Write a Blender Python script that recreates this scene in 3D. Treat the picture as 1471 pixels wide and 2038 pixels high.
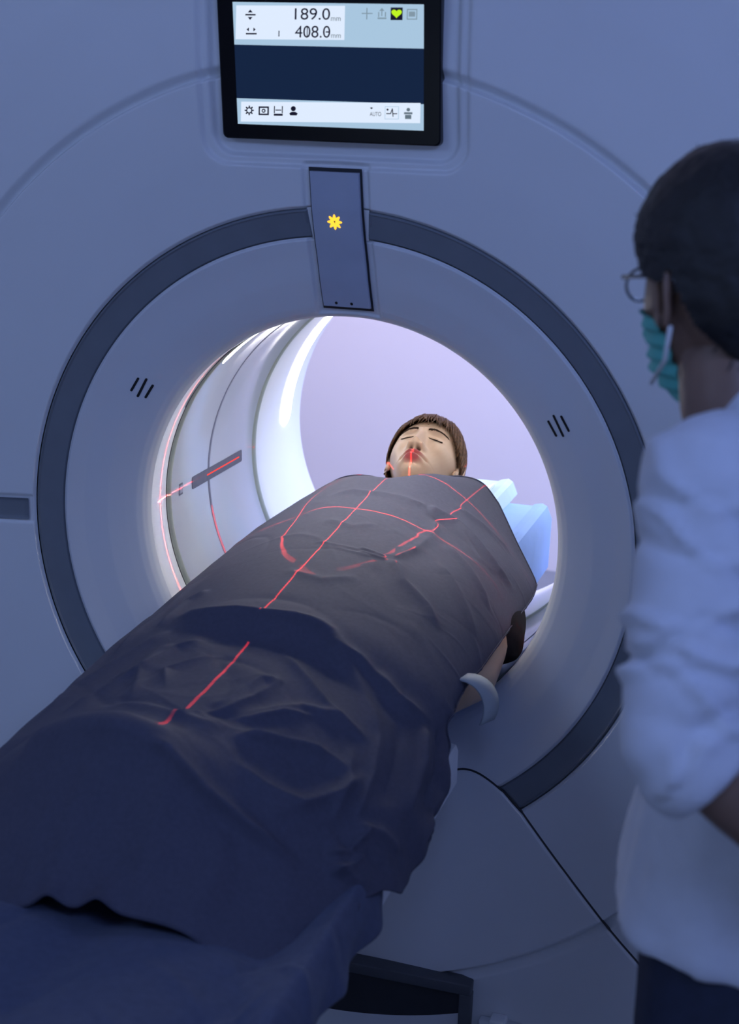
import bpy, bmesh, math, random
import numpy as np
from mathutils import Vector, Matrix, noise

# ------------------------------------------------------------------ reset
for o in list(bpy.data.objects):
    bpy.data.objects.remove(o, do_unlink=True)
scene = bpy.context.scene
COL = scene.collection
ZO = 1.0                                   # height of the bore axis above the floor; shapes are given from that axis
rng = np.random.default_rng(7)

# ------------------------------------------------------------------ camera
cam_d = bpy.data.cameras.new('camera')
cam = bpy.data.objects.new('camera', cam_d); COL.objects.link(cam)
cam_d.sensor_fit = 'HORIZONTAL'; cam_d.sensor_width = 24.0
cam_d.lens = 3054.6 / 1471 * 24.0
cam_d.clip_start = .05; cam_d.clip_end = 60
_r = Vector((0.95306207, 0.3015398, 0.02732121)); _u = Vector((-0.10645282, 0.24924578, 0.96257173)); _f = Vector((-0.28344399, 0.92029902, -0.26964646))
M = Matrix(((_r.x, _u.x, -_f.x, .832385), (_r.y, _u.y, -_f.y, -2.484948), (_r.z, _u.z, -_f.z, .789932 + ZO), (0, 0, 0, 1)))
cam.matrix_world = M
cam_d.dof.use_dof = True; cam_d.dof.focus_distance = 2.9; cam_d.dof.aperture_fstop = 4.0
scene.camera = cam

# ------------------------------------------------------------------ world, lamps, exposure
W = bpy.data.worlds.new('world'); scene.world = W; W.use_nodes = True
W.node_tree.nodes['Background'].inputs[0].default_value = (.16, .25, .62, 1)
W.node_tree.nodes['Background'].inputs[1].default_value = .10
scene.view_settings.view_transform = 'Standard'
try: scene.view_settings.look = 'None'
except Exception: pass
scene.view_settings.exposure = 0.0; scene.view_settings.gamma = 1.0
scene.view_settings.use_curve_mapping = False

def area(name, loc, target, size, color, power, sizey=None):
    d = bpy.data.lights.new(name, 'AREA'); d.energy = power; d.color = color
    d.shape = 'RECTANGLE'; d.size = size; d.size_y = sizey or size
    o = bpy.data.objects.new(name, d); COL.objects.link(o)
    loc = Vector(loc) + Vector((0, 0, ZO)); tgt = Vector(target) + Vector((0, 0, ZO))
    o.location = loc; o.rotation_euler = (tgt - loc).to_track_quat('-Z', 'Y').to_euler()
    return o
area('ceiling_lamp_front', (1.35, -2.3, 1.72), (.35, 0, .15), 1.2, (.29, .43, 1.0), 24, .6)
area('ceiling_lamp_left', (-1.4, -2.3, 1.72), (-.5, 0, .1), 1.0, (.35, .52, 1.0), 14.5, .6)
area('low_front_fill', (-.3, -3.9, -.30), (-.1, 0, -.55), 2.0, (.60, .78, 1.0), 5.5, .6)  # added fill light, no window there; lifts the lower gantry front with greyer light
area('ceiling_lamp_rear', (-.8, 1.40, 1.70), (-.2, 3.1, -.5), 1.2, (1.0, .82, .84), 52, .5)
area('ceiling_lamp_rear_right', (1.6, 1.50, 1.70), (.7, 3.1, -.2), 1.0, (.46, .60, 1.0), 46, .5)
area('ceiling_lamp_rear_blue', (1.5, 1.9, 1.7), (.35, .8, -.1), 1.0, (.30, .45, 1.0), 80, .5)

# ------------------------------------------------------------------ materials
def mat(name, color, rough=.5, metal=0., var=.05, scale=30., bump=0., bscale=200., emit=None, estr=0., spec=.5, sheen=0., trans=0.):
    m = bpy.data.materials.new(name); m.use_nodes = True
    nt = m.node_tree; b = nt.nodes['Principled BSDF']
    b.inputs['Roughness'].default_value = rough; b.inputs['Metallic'].default_value = metal
    b.inputs['Specular IOR Level'].default_value = spec
    if sheen: b.inputs['Sheen Weight'].default_value = sheen
    if trans: b.inputs['Transmission Weight'].default_value = trans
    tc = nt.nodes.new('ShaderNodeTexCoord'); nz = nt.nodes.new('ShaderNodeTexNoise')
    nz.inputs['Scale'].default_value = scale; nz.inputs['Detail'].default_value = 3
    nt.links.new(tc.outputs['Object'], nz.inputs['Vector'])
    rp = nt.nodes.new('ShaderNodeValToRGB')
    c = np.array(color)
    rp.color_ramp.elements[0].color = (*np.clip(c * (1 - var), 0, 1), 1); rp.color_ramp.elements[1].color = (*np.clip(c * (1 + var), 0, 1), 1)
    rp.color_ramp.elements[0].position = .3; rp.color_ramp.elements[1].position = .7
    nt.links.new(nz.outputs['Fac'], rp.inputs['Fac']); nt.links.new(rp.outputs['Color'], b.inputs['Base Color'])
    if bump:
        n2 = nt.nodes.new('ShaderNodeTexNoise'); n2.inputs['Scale'].default_value = bscale; n2.inputs['Detail'].default_value = 2
        nt.links.new(tc.outputs['Object'], n2.inputs['Vector'])
        bp = nt.nodes.new('ShaderNodeBump'); bp.inputs['Strength'].default_value = bump; bp.inputs['Distance'].default_value = .002
        nt.links.new(n2.outputs['Fac'], bp.inputs['Height']); nt.links.new(bp.outputs['Normal'], b.inputs['Normal'])
    if emit is not None:
        b.inputs['Emission Color'].default_value = (*emit, 1); b.inputs['Emission Strength'].default_value = estr
    return m
def lightmat(name, color, strength):
    m = bpy.data.materials.new(name); m.use_nodes = True; nt = m.node_tree
    nt.nodes.remove(nt.nodes['Principled BSDF'])
    e = nt.nodes.new('ShaderNodeEmission'); e.inputs[0].default_value = (*color, 1); e.inputs[1].default_value = strength
    nt.links.new(e.outputs[0], nt.nodes['Material Output'].inputs[0]); return m
MT = {
 'shell': mat('shell plastic', (.70, .72, .74), .38, var=.015, scale=4, bump=.05, bscale=900),
 'cone': mat('inner cone plastic', (.66, .68, .71), .42, var=.015, scale=4, bump=.05, bscale=900),
 'band': mat('dark band rubber', (.165, .185, .215), .5, var=.04, scale=20, bump=.1, bscale=900),
 'liner': mat('bore liner plastic', (.80, .82, .83), .28, var=.01, scale=6),
 'window': mat('scan window film', (.50, .54, .62), .14, var=.03, scale=5),
 'gasket': mat('grey green gasket', (.30, .34, .30), .35, var=.05),
 'seam': mat('dark seam', (.02, .022, .028), .6),
 'label': mat('window label', (.10, .10, .125), .4, var=.1, scale=60),
 'windowline': mat('window centre line', (.16, .17, .23), .4, var=.1, scale=120),
 'panel': mat('indicator panel', (.42, .46, .56), .12, var=.02),
 'black': mat('black gloss', (.005, .005, .007), .25, spec=.15),
 'slot': mat('slot dark', (.004, .005, .007), .7),
 'opening': mat('table opening dark', (.030, .032, .038), .55, var=.1),
 'openframe': mat('table opening frame', (.085, .092, .105), .5, var=.06),
 'drape': mat('grey drape cloth', (.068, .071, .108), .70, var=.08, scale=140, bump=.35, bscale=1400, spec=.3),
 'blanket': mat('blue blanket cloth', (.075, .090, .15), .85, var=.08, scale=90, bump=.35, bscale=900, sheen=.08, spec=.2),
 'cradle': mat('cradle white', (.72, .75, .78), .35, var=.02),
 'pad': mat('blue sheet pad', (.26, .42, .84), .75, var=.05, scale=12),
 'holder': mat('head holder foam', (.44, .58, .62), .6, var=.05, scale=25),
 'shirt': mat('black shirt', (.011, .011, .014), .85, var=.2, scale=60, spec=.12),
 'coat': mat('white coat cotton', (.56, .59, .66), .8, var=.03, scale=40, bump=.2, bscale=600, sheen=.2),
 'trouser': mat('navy trousers', (.012, .018, .042), .8, var=.15, scale=60),
 'hairb': mat('black hair', (.006, .006, .007), .6, var=.4, scale=180),
 'mask': mat('teal surgical mask', (.10, .48, .44), .75, var=.05, scale=80, bump=.2),
 'maskw': mat('white elastic', (.65, .68, .70), .7),
 'metal': mat('thin metal frame', (.10, .10, .11), .25, metal=.9),
 'strap': mat('pale strap', (.38, .42, .44), .7, var=.05),
 'floor': mat('vinyl floor', (.20, .22, .26), .35, var=.08, scale=8),
 'wall': mat('painted wall', (.62, .62, .66), .8, var=.02, scale=3),
 'wallrear': mat('rear painted wall', (.74, .72, .80), .85, var=.01, scale=2),
 'ceil': mat('ceiling paint', (.6, .6, .62), .9, var=.02, scale=4),
 'led': lightmat('bore light', (1.0, .97, .93), 12.0),
 'ledf': lightmat('bore front light', (1.0, .95, .88), 62.0),
 'amber': lightmat('amber symbol', (1.0, .52, .04), 1.6),
 'laser': lightmat('laser slit', (1.0, .05, .03), 1.6),
}
# ------------------------------------------------------------------ helpers
def link(name, me, m=None, parent=None, smooth=True):
    o = bpy.data.objects.new(name, me); COL.objects.link(o)
    if m is not None: me.materials.append(m)
    if smooth: me.shade_smooth()
    if parent is not None: o.parent = parent
    return o
def wloc(o):
    v = Vector((0, 0, 0))
    while o is not None: v = v + o.location; o = o.parent
    return v
def mesh(name, V, F, m, parent=None, smooth=True, sharp=None):
    """V in the bore frame; the object sits at its parent's origin"""
    V = np.asarray(V, float).reshape(-1, 3) + np.array((0, 0, ZO))
    V = V - np.array(wloc(parent)) if parent is not None else V
    me = bpy.data.meshes.new(name); me.from_pydata(V.tolist(), [], [tuple(f) for f in F]); me.update()
    o = link(name, me, m, parent, smooth)
    if smooth and sharp:
        me.set_sharp_from_angle(angle=math.radians(sharp))
    return o
def grid_faces(nv, nu, closed=False):
    i = np.arange(nv - 1)[:, None] * nu; j = np.arange(nu if closed else nu - 1)[None, :]
    j2 = (j + 1) % nu
    return np.stack([i + j, i + j2, i + nu + j2, i + nu + j], -1).reshape(-1, 4).tolist()
def grid(name, P, m, parent=None, closed=False, flip=False, smooth=True, sharp=None):
    nv, nu = P.shape[:2]; F = grid_faces(nv, nu, closed)
    if flip: F = [f[::-1] for f in F]
    return mesh(name, P.reshape(-1, 3), F, m, parent, smooth, sharp)
def thing(name, label, cat, loc, group=None):
    o = bpy.data.objects.new(name, None); COL.objects.link(o); o.location = (loc[0], loc[1], loc[2] + ZO); o.empty_display_size = .1
    o['label'] = label; o['category'] = cat
    if group: o['group'] = group
    return o
def tag(o, label, cat):
    o['label'] = label; o['category'] = cat; return o
def struct(o):
    o['kind'] = 'structure'; return o
def box_vf(c, s, R=None):
    c = np.array(c); s = np.array(s) / 2
    V = np.array([(x, y, z) for x in (-1, 1) for y in (-1, 1) for z in (-1, 1)], float) * s
    if R is not None: V = V @ np.array(R).T
    F = [(0, 1, 3, 2), (4, 6, 7, 5), (0, 4, 5, 1), (2, 3, 7, 6), (0, 2, 6, 4), (1, 5, 7, 3)]
    return V + c, F
def box(name, c, s, m, parent=None, bevel=0., R=None):
    V, F = box_vf(c, s, R); o = mesh(name, V, F, m, parent, smooth=False)
    if bevel:
        bm = bmesh.new(); bm.from_mesh(o.data)
        bmesh.ops.bevel(bm, geom=list(bm.edges), offset=bevel, segments=3, affect='EDGES', profile=.5)
        bm.to_mesh(o.data); bm.free(); o.data.shade_smooth(); o.data.set_sharp_from_angle(angle=math.radians(50))
    return o
def tube_vf(pts, rad, n=8, cap=True, closed=False):
    pts = np.asarray(pts, float); rad = np.broadcast_to(np.asarray(rad, float), (len(pts),))
    T = np.gradient(pts, axis=0) if not closed else (np.roll(pts, -1, 0) - np.roll(pts, 1, 0))
    T /= np.linalg.norm(T, axis=1, keepdims=True) + 1e-12
    up = np.array((0, 0, 1.)) if abs(T[0][2]) < .9 else np.array((1., 0, 0))
    V = []; N = np.cross(T[0], up); N /= np.linalg.norm(N)
    for p, t, r in zip(pts, T, rad):
        N = N - t * (N @ t); N /= np.linalg.norm(N) + 1e-12; B = np.cross(t, N)
        a = np.arange(n) * 2 * np.pi / n
        V.append(p + r * (np.cos(a)[:, None] * N + np.sin(a)[:, None] * B))
    V = np.array(V); k = len(pts); F = grid_faces(k, n, True)
    if closed:
        F += [((k - 1) * n + j, (k - 1) * n + (j + 1) % n, (j + 1) % n, j) for j in range(n)]
    elif cap:
        F.append(tuple(range(n))[::-1]); F.append(tuple((k - 1) * n + j for j in range(n)))
    return V.reshape(-1, 3), F
def join_vf(parts):
    V = []; F = []; o = 0
    for v, f in parts:
        V.append(np.asarray(v)); F += [tuple(i + o for i in q) for q in f]; o += len(v)
    return np.concatenate(V), F
def tube(name, pts, rad, m, parent=None, n=8, closed=False):
    V, F = tube_vf(pts, rad, n, True, closed); return mesh(name, V, F, m, parent)
def poly(name, pts2, tomap, m, parent=None, thick=.0008):
    """flat outline (2-D) extruded a little, mapped into space by tomap(x,z,h)"""
    n = len(pts2)
    V = [tomap(x, z, thick) for x, z in pts2] + [tomap(x, z, 0) for x, z in pts2]
    F = [tuple(range(n))] + [(i, i + n, (i + 1) % n + n, (i + 1) % n) for i in range(n)]
    return mesh(name, V, F, m, parent, smooth=False)
def rrect(x0, z0, x1, z1, r, n=6):
    P = []
    for cx, cz, a in ((x1 - r, z1 - r, 0), (x0 + r, z1 - r, 90), (x0 + r, z0 + r, 180), (x1 - r, z0 + r, 270)):
        for k in range(n + 1):
            t = math.radians(a + 90 * k / n); P.append((cx + r * math.cos(t), cz + r * math.sin(t)))
    return P
def sstep(x, a, b):
    t = np.clip((x - a) / (b - a), 0, 1); return t * t * (3 - 2 * t)
def remesh(name, V, F, voxel, m, parent, smooth_it=4, post=None):
    """one continuous surface grown round overlapping volumes"""
    me = bpy.data.meshes.new('tmp'); me.from_pydata(np.asarray(V).tolist(), [], [tuple(f) for f in F]); me.update()
    t = bpy.data.objects.new('tmp', me); COL.objects.link(t)
    md = t.modifiers.new('r', 'REMESH'); md.mode = 'VOXEL'; md.voxel_size = voxel
    if smooth_it:
        ms = t.modifiers.new('s', 'SMOOTH'); ms.iterations = smooth_it; ms.factor = .5
    dg = bpy.context.evaluated_depsgraph_get(); ev = t.evaluated_get(dg)
    me2 = bpy.data.meshes.new_from_object(ev)
    n = len(me2.vertices); co = np.empty(n * 3); me2.vertices.foreach_get('co', co); co = co.reshape(-1, 3)
    no = np.empty(n * 3); me2.vertices.foreach_get('normal', no); no = no.reshape(-1, 3)
    Fs = [tuple(p.vertices) for p in me2.polygons]
    bpy.data.objects.remove(t); bpy.data.meshes.remove(me); bpy.data.meshes.remove(me2)
    if post is not None: co = post(co, no)
    if name is None: return co, Fs
    return mesh(name, co, Fs, m, parent)
def chain_vf(pts, rads, n=14, sub=4):
    """tapered limb with rounded ends through the given joints"""
    pts = np.asarray(pts, float); rads = np.asarray(rads, float); ts = np.arange(len(pts), dtype=float)
    t = np.linspace(0, len(pts) - 1, (len(pts) - 1) * sub + 1)
    P = np.stack([np.interp(t, ts, pts[:, k]) for k in range(3)], 1); R = np.interp(t, ts, rads)
    d0 = P[0] - P[1]; d0 /= np.linalg.norm(d0); d1 = P[-1] - P[-2]; d1 /= np.linalg.norm(d1)
    e = np.array((.5, .85, .98))
    pre = [P[0] + d0 * R[0] * k for k in e[::-1]]; post = [P[-1] + d1 * R[-1] * k for k in e]
    rr = np.sqrt(1 - e ** 2)
    P = np.concatenate([pre, P, post]); R = np.concatenate([R[0] * rr[::-1], R, R[-1] * rr])
    return tube_vf(P, R, n)
def ellip_vf(rings, n=28):
    """rings: (centre, half-axis vector a, half-axis vector b)"""
    a = np.arange(n) * 2 * np.pi / n; V = []
    for c, A, B in rings:
        V.append(np.array(c) + np.cos(a)[:, None] * np.array(A) + np.sin(a)[:, None] * np.array(B))
    k = len(rings); F = grid_faces(k, n, True)
    F.append(tuple(range(n))[::-1]); F.append(tuple((k - 1) * n + j for j in range(n)))
    return np.concatenate(V), F
def dist_polyline(X, L):
    L = np.asarray(L, float); best = np.full(len(X), 1e9); tt = np.zeros(len(X)); n = len(L) - 1
    for i in range(n):
        a, b = L[i], L[i + 1]; ab = b - a; t = np.clip((X - a) @ ab / (ab @ ab), 0, 1)
        d = np.linalg.norm(X - (a + t[:, None] * ab), axis=1); k = d < best
        best[k] = d[k]; tt[k] = (i + t[k]) / n
    return best, tt

# ------------------------------------------------------------------ room
def slab(name, c, s, m): return struct(box(name, c, s, m))
slab('floor', (0, .0, -ZO - .05), (8, 8.0, .1), MT['floor'])
slab('ceiling', (0, .0, 1.85), (8, 8.0, .1), MT['ceil'])
slab('wall_back', (0, 3.15, .4), (8, .1, 2.9), MT['wallrear'])
slab('wall_front', (0, -4.0, .4), (8, .1, 2.9), MT['wall'])
slab('wall_left', (-3.2, -.4, .4), (.1, 7.2, 2.9), MT['wall'])
slab('wall_right', (3.2, -.4, .4), (.1, 7.2, 2.9), MT['wall'])

# ------------------------------------------------------------------ scanner gantry
G = thing('ct_scanner', 'large white ring-shaped CT scanner gantry with dark band around its bore', 'scanner', (0, .45, -ZO))
def Fsurf(x, z, kind):
    """depth (y) of the front covers"""
    r = np.hypot(x, z)
    y = np.interp(r, [.391, .395, .402, .412, .43, .46, .50, .537, .584, .70, .816, .86, 1.0, 1.5],
                  [.078, .070, .062, .055, .046, .032, .0165, .0, -.017, -.044, -.068, -.072, -.080, -.085])
    if kind == 'outer':
        y = y + .012 * (1 - sstep(r, .8185, .836))
    if kind == 'disc':
        y = y + .0115 * sstep(r, .811, .8185) ** 2 + .006 * (1 - sstep(r, .5855, .590))
    if kind == 'cone':
        y = y + .006 * sstep(r, .530, .5355)
    if kind in ('disc', 'outer', 'cone'):
        ch = (1 - sstep(np.abs(x), .0545, .0605)) * (z > 0) * (1 - sstep(r, .655, .665)) * sstep(r, .396, .404)
        y = y + .006 * ch
        # display bay: rounded rectangle, sunk in two steps
        def bay(hw, z0, rad, w):
            qx = np.abs(x) - (hw - rad); qz = -(z - (z0 + rad))
            d = np.hypot(np.maximum(qx, 0), np.maximum(qz, 0)) + np.minimum(np.maximum(qx, qz), 0) - rad
            return 1 - sstep(d, -w, w)
        y = y + .008 * bay(.229, .652, .045, .004) + .010 * bay(.211, .668, .035, .005)
        # shallow bay around the handle slot at the sides
        qz = np.abs(z) - .026
        y = y + .004 * (1 - sstep(qz, -.003, .003)) * sstep(np.abs(x), .586, .592) * (r < .80) * (np.abs(x) > .585)
    return y
def polar(name, r0, r1, nr, kind, m, th=None, nth=1440, dr=0., fn=None, par=None):
    """front cover ring between two radii (r may be functions of angle)"""
    closed = th is None
    T = np.linspace(0, 2 * np.pi, nth, endpoint=False) if closed else np.linspace(th[0], th[1], nth)
    a = r0(T) if callable(r0) else np.full_like(T, r0); b = r1(T) if callable(r1) else np.full_like(T, r1)
    s = np.linspace(0, 1, nr) if np.isscalar(nr) else np.asarray(nr)
    R = a[None] + (b - a)[None] * s[:, None]
    X = R * np.sin(T)[None]; Z = -R * np.cos(T)[None]                  # angle counted from straight down
    Y = (fn or Fsurf)(X, Z, kind) + dr
    return grid(name, np.stack([X, Y, Z], -1), m, par or G, closed, flip=True)
def edge_s(n, e=.03, k=6):
    return np.unique(np.concatenate([np.linspace(0, e, k), np.linspace(e, 1 - e, n), np.linspace(1 - e, 1, k)]))
def outline(T):
    c, s = np.abs(np.cos(T)), np.abs(np.sin(T)); n = 4.2
    return 1 / ((s / 1.06) ** n + (c / .99) ** n) ** (1 / n) - .05
polar('outer_cover', .8165, outline, edge_s(60, .06, 14), 'outer', MT['shell'])
polar('ring_cover', .5855, .8185, edge_s(110, .03, 6), 'disc', MT['shell'])
polar('inner_cone', .391, .5355, edge_s(80, .05, 6), 'cone', MT['cone'])
# rim of the housing, side wall and rear face
T = np.linspace(0, 2 * np.pi, 720, endpoint=False); R0 = outline(T)
rows = []
for dr, y in ((0, None), (.025, -.078), (.043, -.060), (.05, -.03), (.05, .96), (.043, 1.0), (.02, 1.02), (-.2, 1.03)):
    R = R0 + dr; X = R * np.sin(T); Z = -R * np.cos(T)
    Z = np.maximum(Z, -ZO + .001)
    Y = Fsurf(X, Z, 'outer') if y is None else np.full_like(X, y)
    rows.append(np.stack([X, Y, Z], -1))
for r, y in ((.52, 1.03), (.44, 1.01), (.422, .985)):
    rows.append(np.stack([r * np.sin(T), np.full_like(T, y), -r * np.cos(T)], -1))
grid('housing', np.array(rows), MT['shell'], G, True)

# dark accent band in two arcs, broken by the indicator channel and the lower cover
def band(sgn):
    t0, t1 = math.radians(37.5), math.radians(174.75)
    def fn(x, z, k):
        r = np.hypot(x, z); y = Fsurf(x, z, 'none') + .0045
        th = np.degrees(np.arctan2(np.abs(x), -z)); e = np.minimum(np.minimum(r - .5365, .5845 - r), np.radians(174.75 - th) * .56)
        return y + .0035 * (1 - sstep(e, .0, .0022)) - .0025 * (1 - sstep(np.abs(e - .0042), 0, .0016)) * (r > .56)
    polar('accent_band', .5362, .5848, edge_s(30, .1, 10), '', MT['band'], (sgn * t0, sgn * t1) if sgn > 0 else (-t1, -t0), 900, fn=fn)
band(1); band(-1)
# plate that bridges the band gap behind the indicator
T1 = math.radians(174.6)
polar('channel_plate', .534, .587, 12, '', MT['shell'], (T1, 2 * math.pi - T1), 40, dr=.0065, fn=lambda x, z, k: Fsurf(x, z, 'none'))

# lower docking cover: a sector plate with rounded shoulders
def wedge_th(r): return np.interp(r, [.54, .56, .59, .715, .82, .90, 1.4], [37.8, 38.4, 39.3, 40.4, 41.2, 41.7, 42.5])
def wedge_r0(f): return .478 + .066 * np.clip((np.abs(f) - .74) / .26, 0, 1) ** 2.8
def wedge_fn(x, z, k):
    r = np.hypot(x, z)
    y = np.interp(r, [.45, .478, .50, .537, .584, .70, .816, .86, 1.0, 1.5], [.036, .025, .0165, .0, -.017, -.044, -.068, -.072, -.080, -.085])
    y = y + .0115 * sstep(r, .811, .8185) ** 2 * (r < .8186) + .012 * (1 - sstep(r, .8185, .836)) * (r >= .8186)
    f = np.degrees(np.arctan2(np.abs(x), -z)) / wedge_th(r)
    e = np.minimum(r - wedge_r0(f), (1 - f) * wedge_th(r) * np.pi / 180 * r)
    return y - .003 + .0055 * (1 - sstep(e, 0, .006))
sg = np.unique(np.concatenate([np.linspace(0, .05, 14), np.linspace(.05, .6, 60), np.linspace(.6, .8, 60), np.linspace(.8, 1, 10)]))
ff = np.unique(np.concatenate([np.linspace(-1, -.97, 12), np.linspace(-.97, .97, 300), np.linspace(.97, 1, 12)]))
RR = wedge_r0(ff)[None] + (outline(np.radians(40 * ff)) - wedge_r0(ff))[None] * sg[:, None]; TT = np.radians(ff[None] * wedge_th(RR))
WX, WZ = RR * np.sin(TT), np.maximum(-RR * np.cos(TT), -ZO + .002)
grid('docking_cover', np.stack([WX, wedge_fn(WX, WZ, ''), WZ], -1), MT['shell'], G, flip=True)
gx = np.concatenate([WX[::-1, 0], WX[0, 1:-1], WX[:, -1]]); gz = np.concatenate([WZ[::-1, 0], WZ[0, 1:-1], WZ[:, -1]])
tube('docking_cover_seam', np.stack([gx, Fsurf(gx, gz, 'none') + .0012, gz], 1), .0023, MT['seam'], G, 6)

# dark opening for the table carriage low down
op = box('table_opening', (0, -.062, -.90), (.60, .03, .22), MT['opening'], G)
for nm, c, s in (('opening_frame', (0, -.080, -.785), (.626, .035, .022)), ('opening_frame', (.303, -.080, -.90), (.022, .035, .21)), ('opening_frame', (-.303, -.080, -.90), (.022, .035, .21))):
    box(nm, c, s, MT['openframe'], op, .003)
for s in (-1, 1):
    box('plinth_strip', (s * .62, -.088, -.865), (.58, .02, .05), MT['shell'], G, .004)
    box('plinth_block', (s * .366, -.092, -.857), (.030, .03, .055), MT['liner'], G, .004)
    box('plinth', (s * .62, -.085, -.945), (.58, .03, .11), MT['band'], G, .004)

# side handle slots
for s in (-1, 1):
    xs = np.linspace(.597, .76, 30); zs = np.linspace(-.0205, .0205, 12)
    X, Z = np.meshgrid(xs, zs); e = np.minimum(np.minimum(X - .597, .76 - X), .0205 - np.abs(Z))
    Y = Fsurf(X, Z, 'none') - .0005 + .0035 * sstep(e, 0, .005)
    grid('handle_slot', np.stack([s * X, Y, Z], -1), MT['band'], G, flip=s > 0)

# loudspeaker slits in the cone
def slit(x0, z0, x1, z1, w):
    a, b = np.array((x0, z0)), np.array((x1, z1)); d = (b - a) / np.linalg.norm(b - a); n = np.array((-d[1], d[0]))
    out = []
    for c, sg_ in ((b, 1), (a, -1)):
        for k in range(7):
            t = math.radians(90 - 180 * k / 6); out.append(c + w * (math.sin(t) * n * sg_ + math.cos(t) * d * sg_))
    def mp(x, z, h):
        return (x, float(Fsurf(np.array([x]), np.array([z]), 'cone')[0]) - .0006 - h, z)
    return poly('speaker_slit', out, mp, MT['slot'], G, .0004)
for s in (-1, 1):
    slit(s * .405, .234, s * .391, .257, .0021); slit(s * .395, .223, s * .377, .256, .0021); slit(s * .382, .221, s * .3675, .244, .0021)

# ---- bore lining, turned on the axis
def turned(name, prof, m, nth=360, par=None, a0=None, a1=None):
    prof = np.asarray(prof, float)
    T = np.linspace(0, 2 * np.pi, nth, endpoint=False) if a0 is None else np.radians(np.linspace(a0, a1, nth))
    P = np.stack([np.outer(prof[:, 0], np.sin(T)), np.repeat(prof[:, 1][:, None], nth, 1), -np.outer(prof[:, 0], np.cos(T))], -1)
    return grid(name, P, m, par or G, a0 is None)
turned('bore_lip', [(.391, .078), (.3908, .084), (.392, .092), (.395, .11), (.3985, .14), (.4005, .163)], MT['liner'])
turned('front_gasket', [(.4005, .163), (.404, .166), (.404, .169), (.398, .172), (.3965, .178), (.398, .184), (.4015, .186)], MT['gasket'])
turned('front_gasket_seam', [(.4006, .1625), (.3996, .1645), (.4006, .1665)], MT['seam'])
win = turned('scan_window', [(.4015, .186), (.400, .19), (.400, .30), (.400, .45), (.400, .613), (.4015, .617)], MT['window'])
turned('window_centre_line', [(.3998, .3665), (.3994, .3675), (.3994, .3765), (.3998, .3775)], MT['windowline'], par=win)
turned('rear_gasket', [(.4015, .617), (.398, .620), (.3965, .626), (.398, .633), (.404, .636), (.4045, .640)], MT['gasket'])
turned('rear_liner', [(.4045, .640), (.402, .645), (.4005, .67), (.402, .74), (.405, .82), (.409, .90), (.4145, .955), (.419, .975), (.422, .985)], MT['liner'])
# light strips let into the rear liner (left and right arcs) and the front one
def strip(y0, y1, a0, a1, rr_, m='led'):
    n = 90; T = np.linspace(a0, a1, n); prof = []
    for k in range(5):
        prof.append((rr_, y0 + (y1 - y0) * k / 4))
    prof = np.array(prof); w = np.minimum(1, np.sqrt(np.clip(np.minimum(T - a0, a1 - T) / 3.0, 0, 1)))
    ym = (y0 + y1) / 2; Y = ym + (prof[:, 1][:, None] - ym) * w[None]
    R = np.repeat(prof[:, 0][:, None], n, 1); Tr = np.radians(T)
    grid('light_strip', np.stack([R * np.sin(Tr), Y, -R * np.cos(Tr)], -1), MT[m], G)
for s in (0, 1):
    a0, a1 = (91.0, 172.0) if s == 0 else (188.0, 269.0)
    strip(.800, .862, a0, a1, .4025)
strip(.200, .222, 131.0, 229.0, .3990, 'ledf')
# slots for the positioning lights in the lip
for s in (-1, 1):
    n = 50; Tr = np.radians(np.linspace(117.5, 146, n)) * s
    prof = np.array([(.3975, .149), (.3972, .151), (.3972, .156), (.3978, .158)])
    P = np.stack([np.outer(prof[:, 0], np.sin(Tr)), np.repeat(prof[:, 1][:, None], n, 1), -np.outer(prof[:, 0], np.cos(Tr))], -1)
    grid('lip_slot', P, MT['slot'], G, flip=s < 0)
# laser windows printed on the scan window, each with a glowing slit
for s in (-1, 1):
    def mp(y, z, h, s=s):
        rad = .3994 - h; a = z / .4; return (s * rad * math.cos(a), y, rad * math.sin(a))
    lab = poly('laser_label', [(y, z) for y, z in rrect(.285, -.0165, .552, .0095, .005)], mp, MT['label'], win, .0006)
    n = 40; ys = np.linspace(.36, .535, n)
    V = []; 
    for y in ys:
        wv = .0011 * (1 + .0)
        V.append([mp(y, -.0035 - wv, .0012), mp(y, -.0035 + wv, .0012)])
    grid('laser_slit', np.array(V), MT['laser'], win, flip=s > 0)
    ic = poly('window_icon', rrect(.222, -.014, .240, .010, .002), mp, MT['label'], win, .0004)
    for k in range(3):
        poly('window_icon_bar', rrect(.225 + .005 * k, -.010, .2275 + .005 * k, .006, .0005), mp, MT['window'], win, .0009)
# ------------------------------------------------------------------ display
def dsp(x, z, h): return (x, -.0515 - .13 * (z - .716) - h, z)
DSP = None
def slab_outline(name, pts, h0, h1, m, parent, bev=.0):
    n = len(pts); c = np.mean(pts, 0)
    V = [dsp(x, z, h0) for x, z in pts] + [dsp(x, z, h1 - bev) for x, z in pts]
    F = [tuple(range(n))[::-1]] + [(i, (i + 1) % n, (i + 1) % n + n, i + n) for i in range(n)]
    if bev:
        V += [dsp(x + (c[0] - x) * bev / .19, z + (c[1] - z) * bev / .12, h1) for x, z in pts]
        F += [(i + n, (i + 1) % n + n, (i + 1) % n + 2 * n, i + 2 * n) for i in range(n)] + [tuple(range(2 * n, 3 * n))]
    else: F.append(tuple(range(n, 2 * n)))
    return mesh(name, V, F, m, parent, smooth=False)
DSP = slab_outline('display', rrect(-.192, .694, .183, .932, .009), -.030, 0, MT['black'], G, .002)
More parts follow.
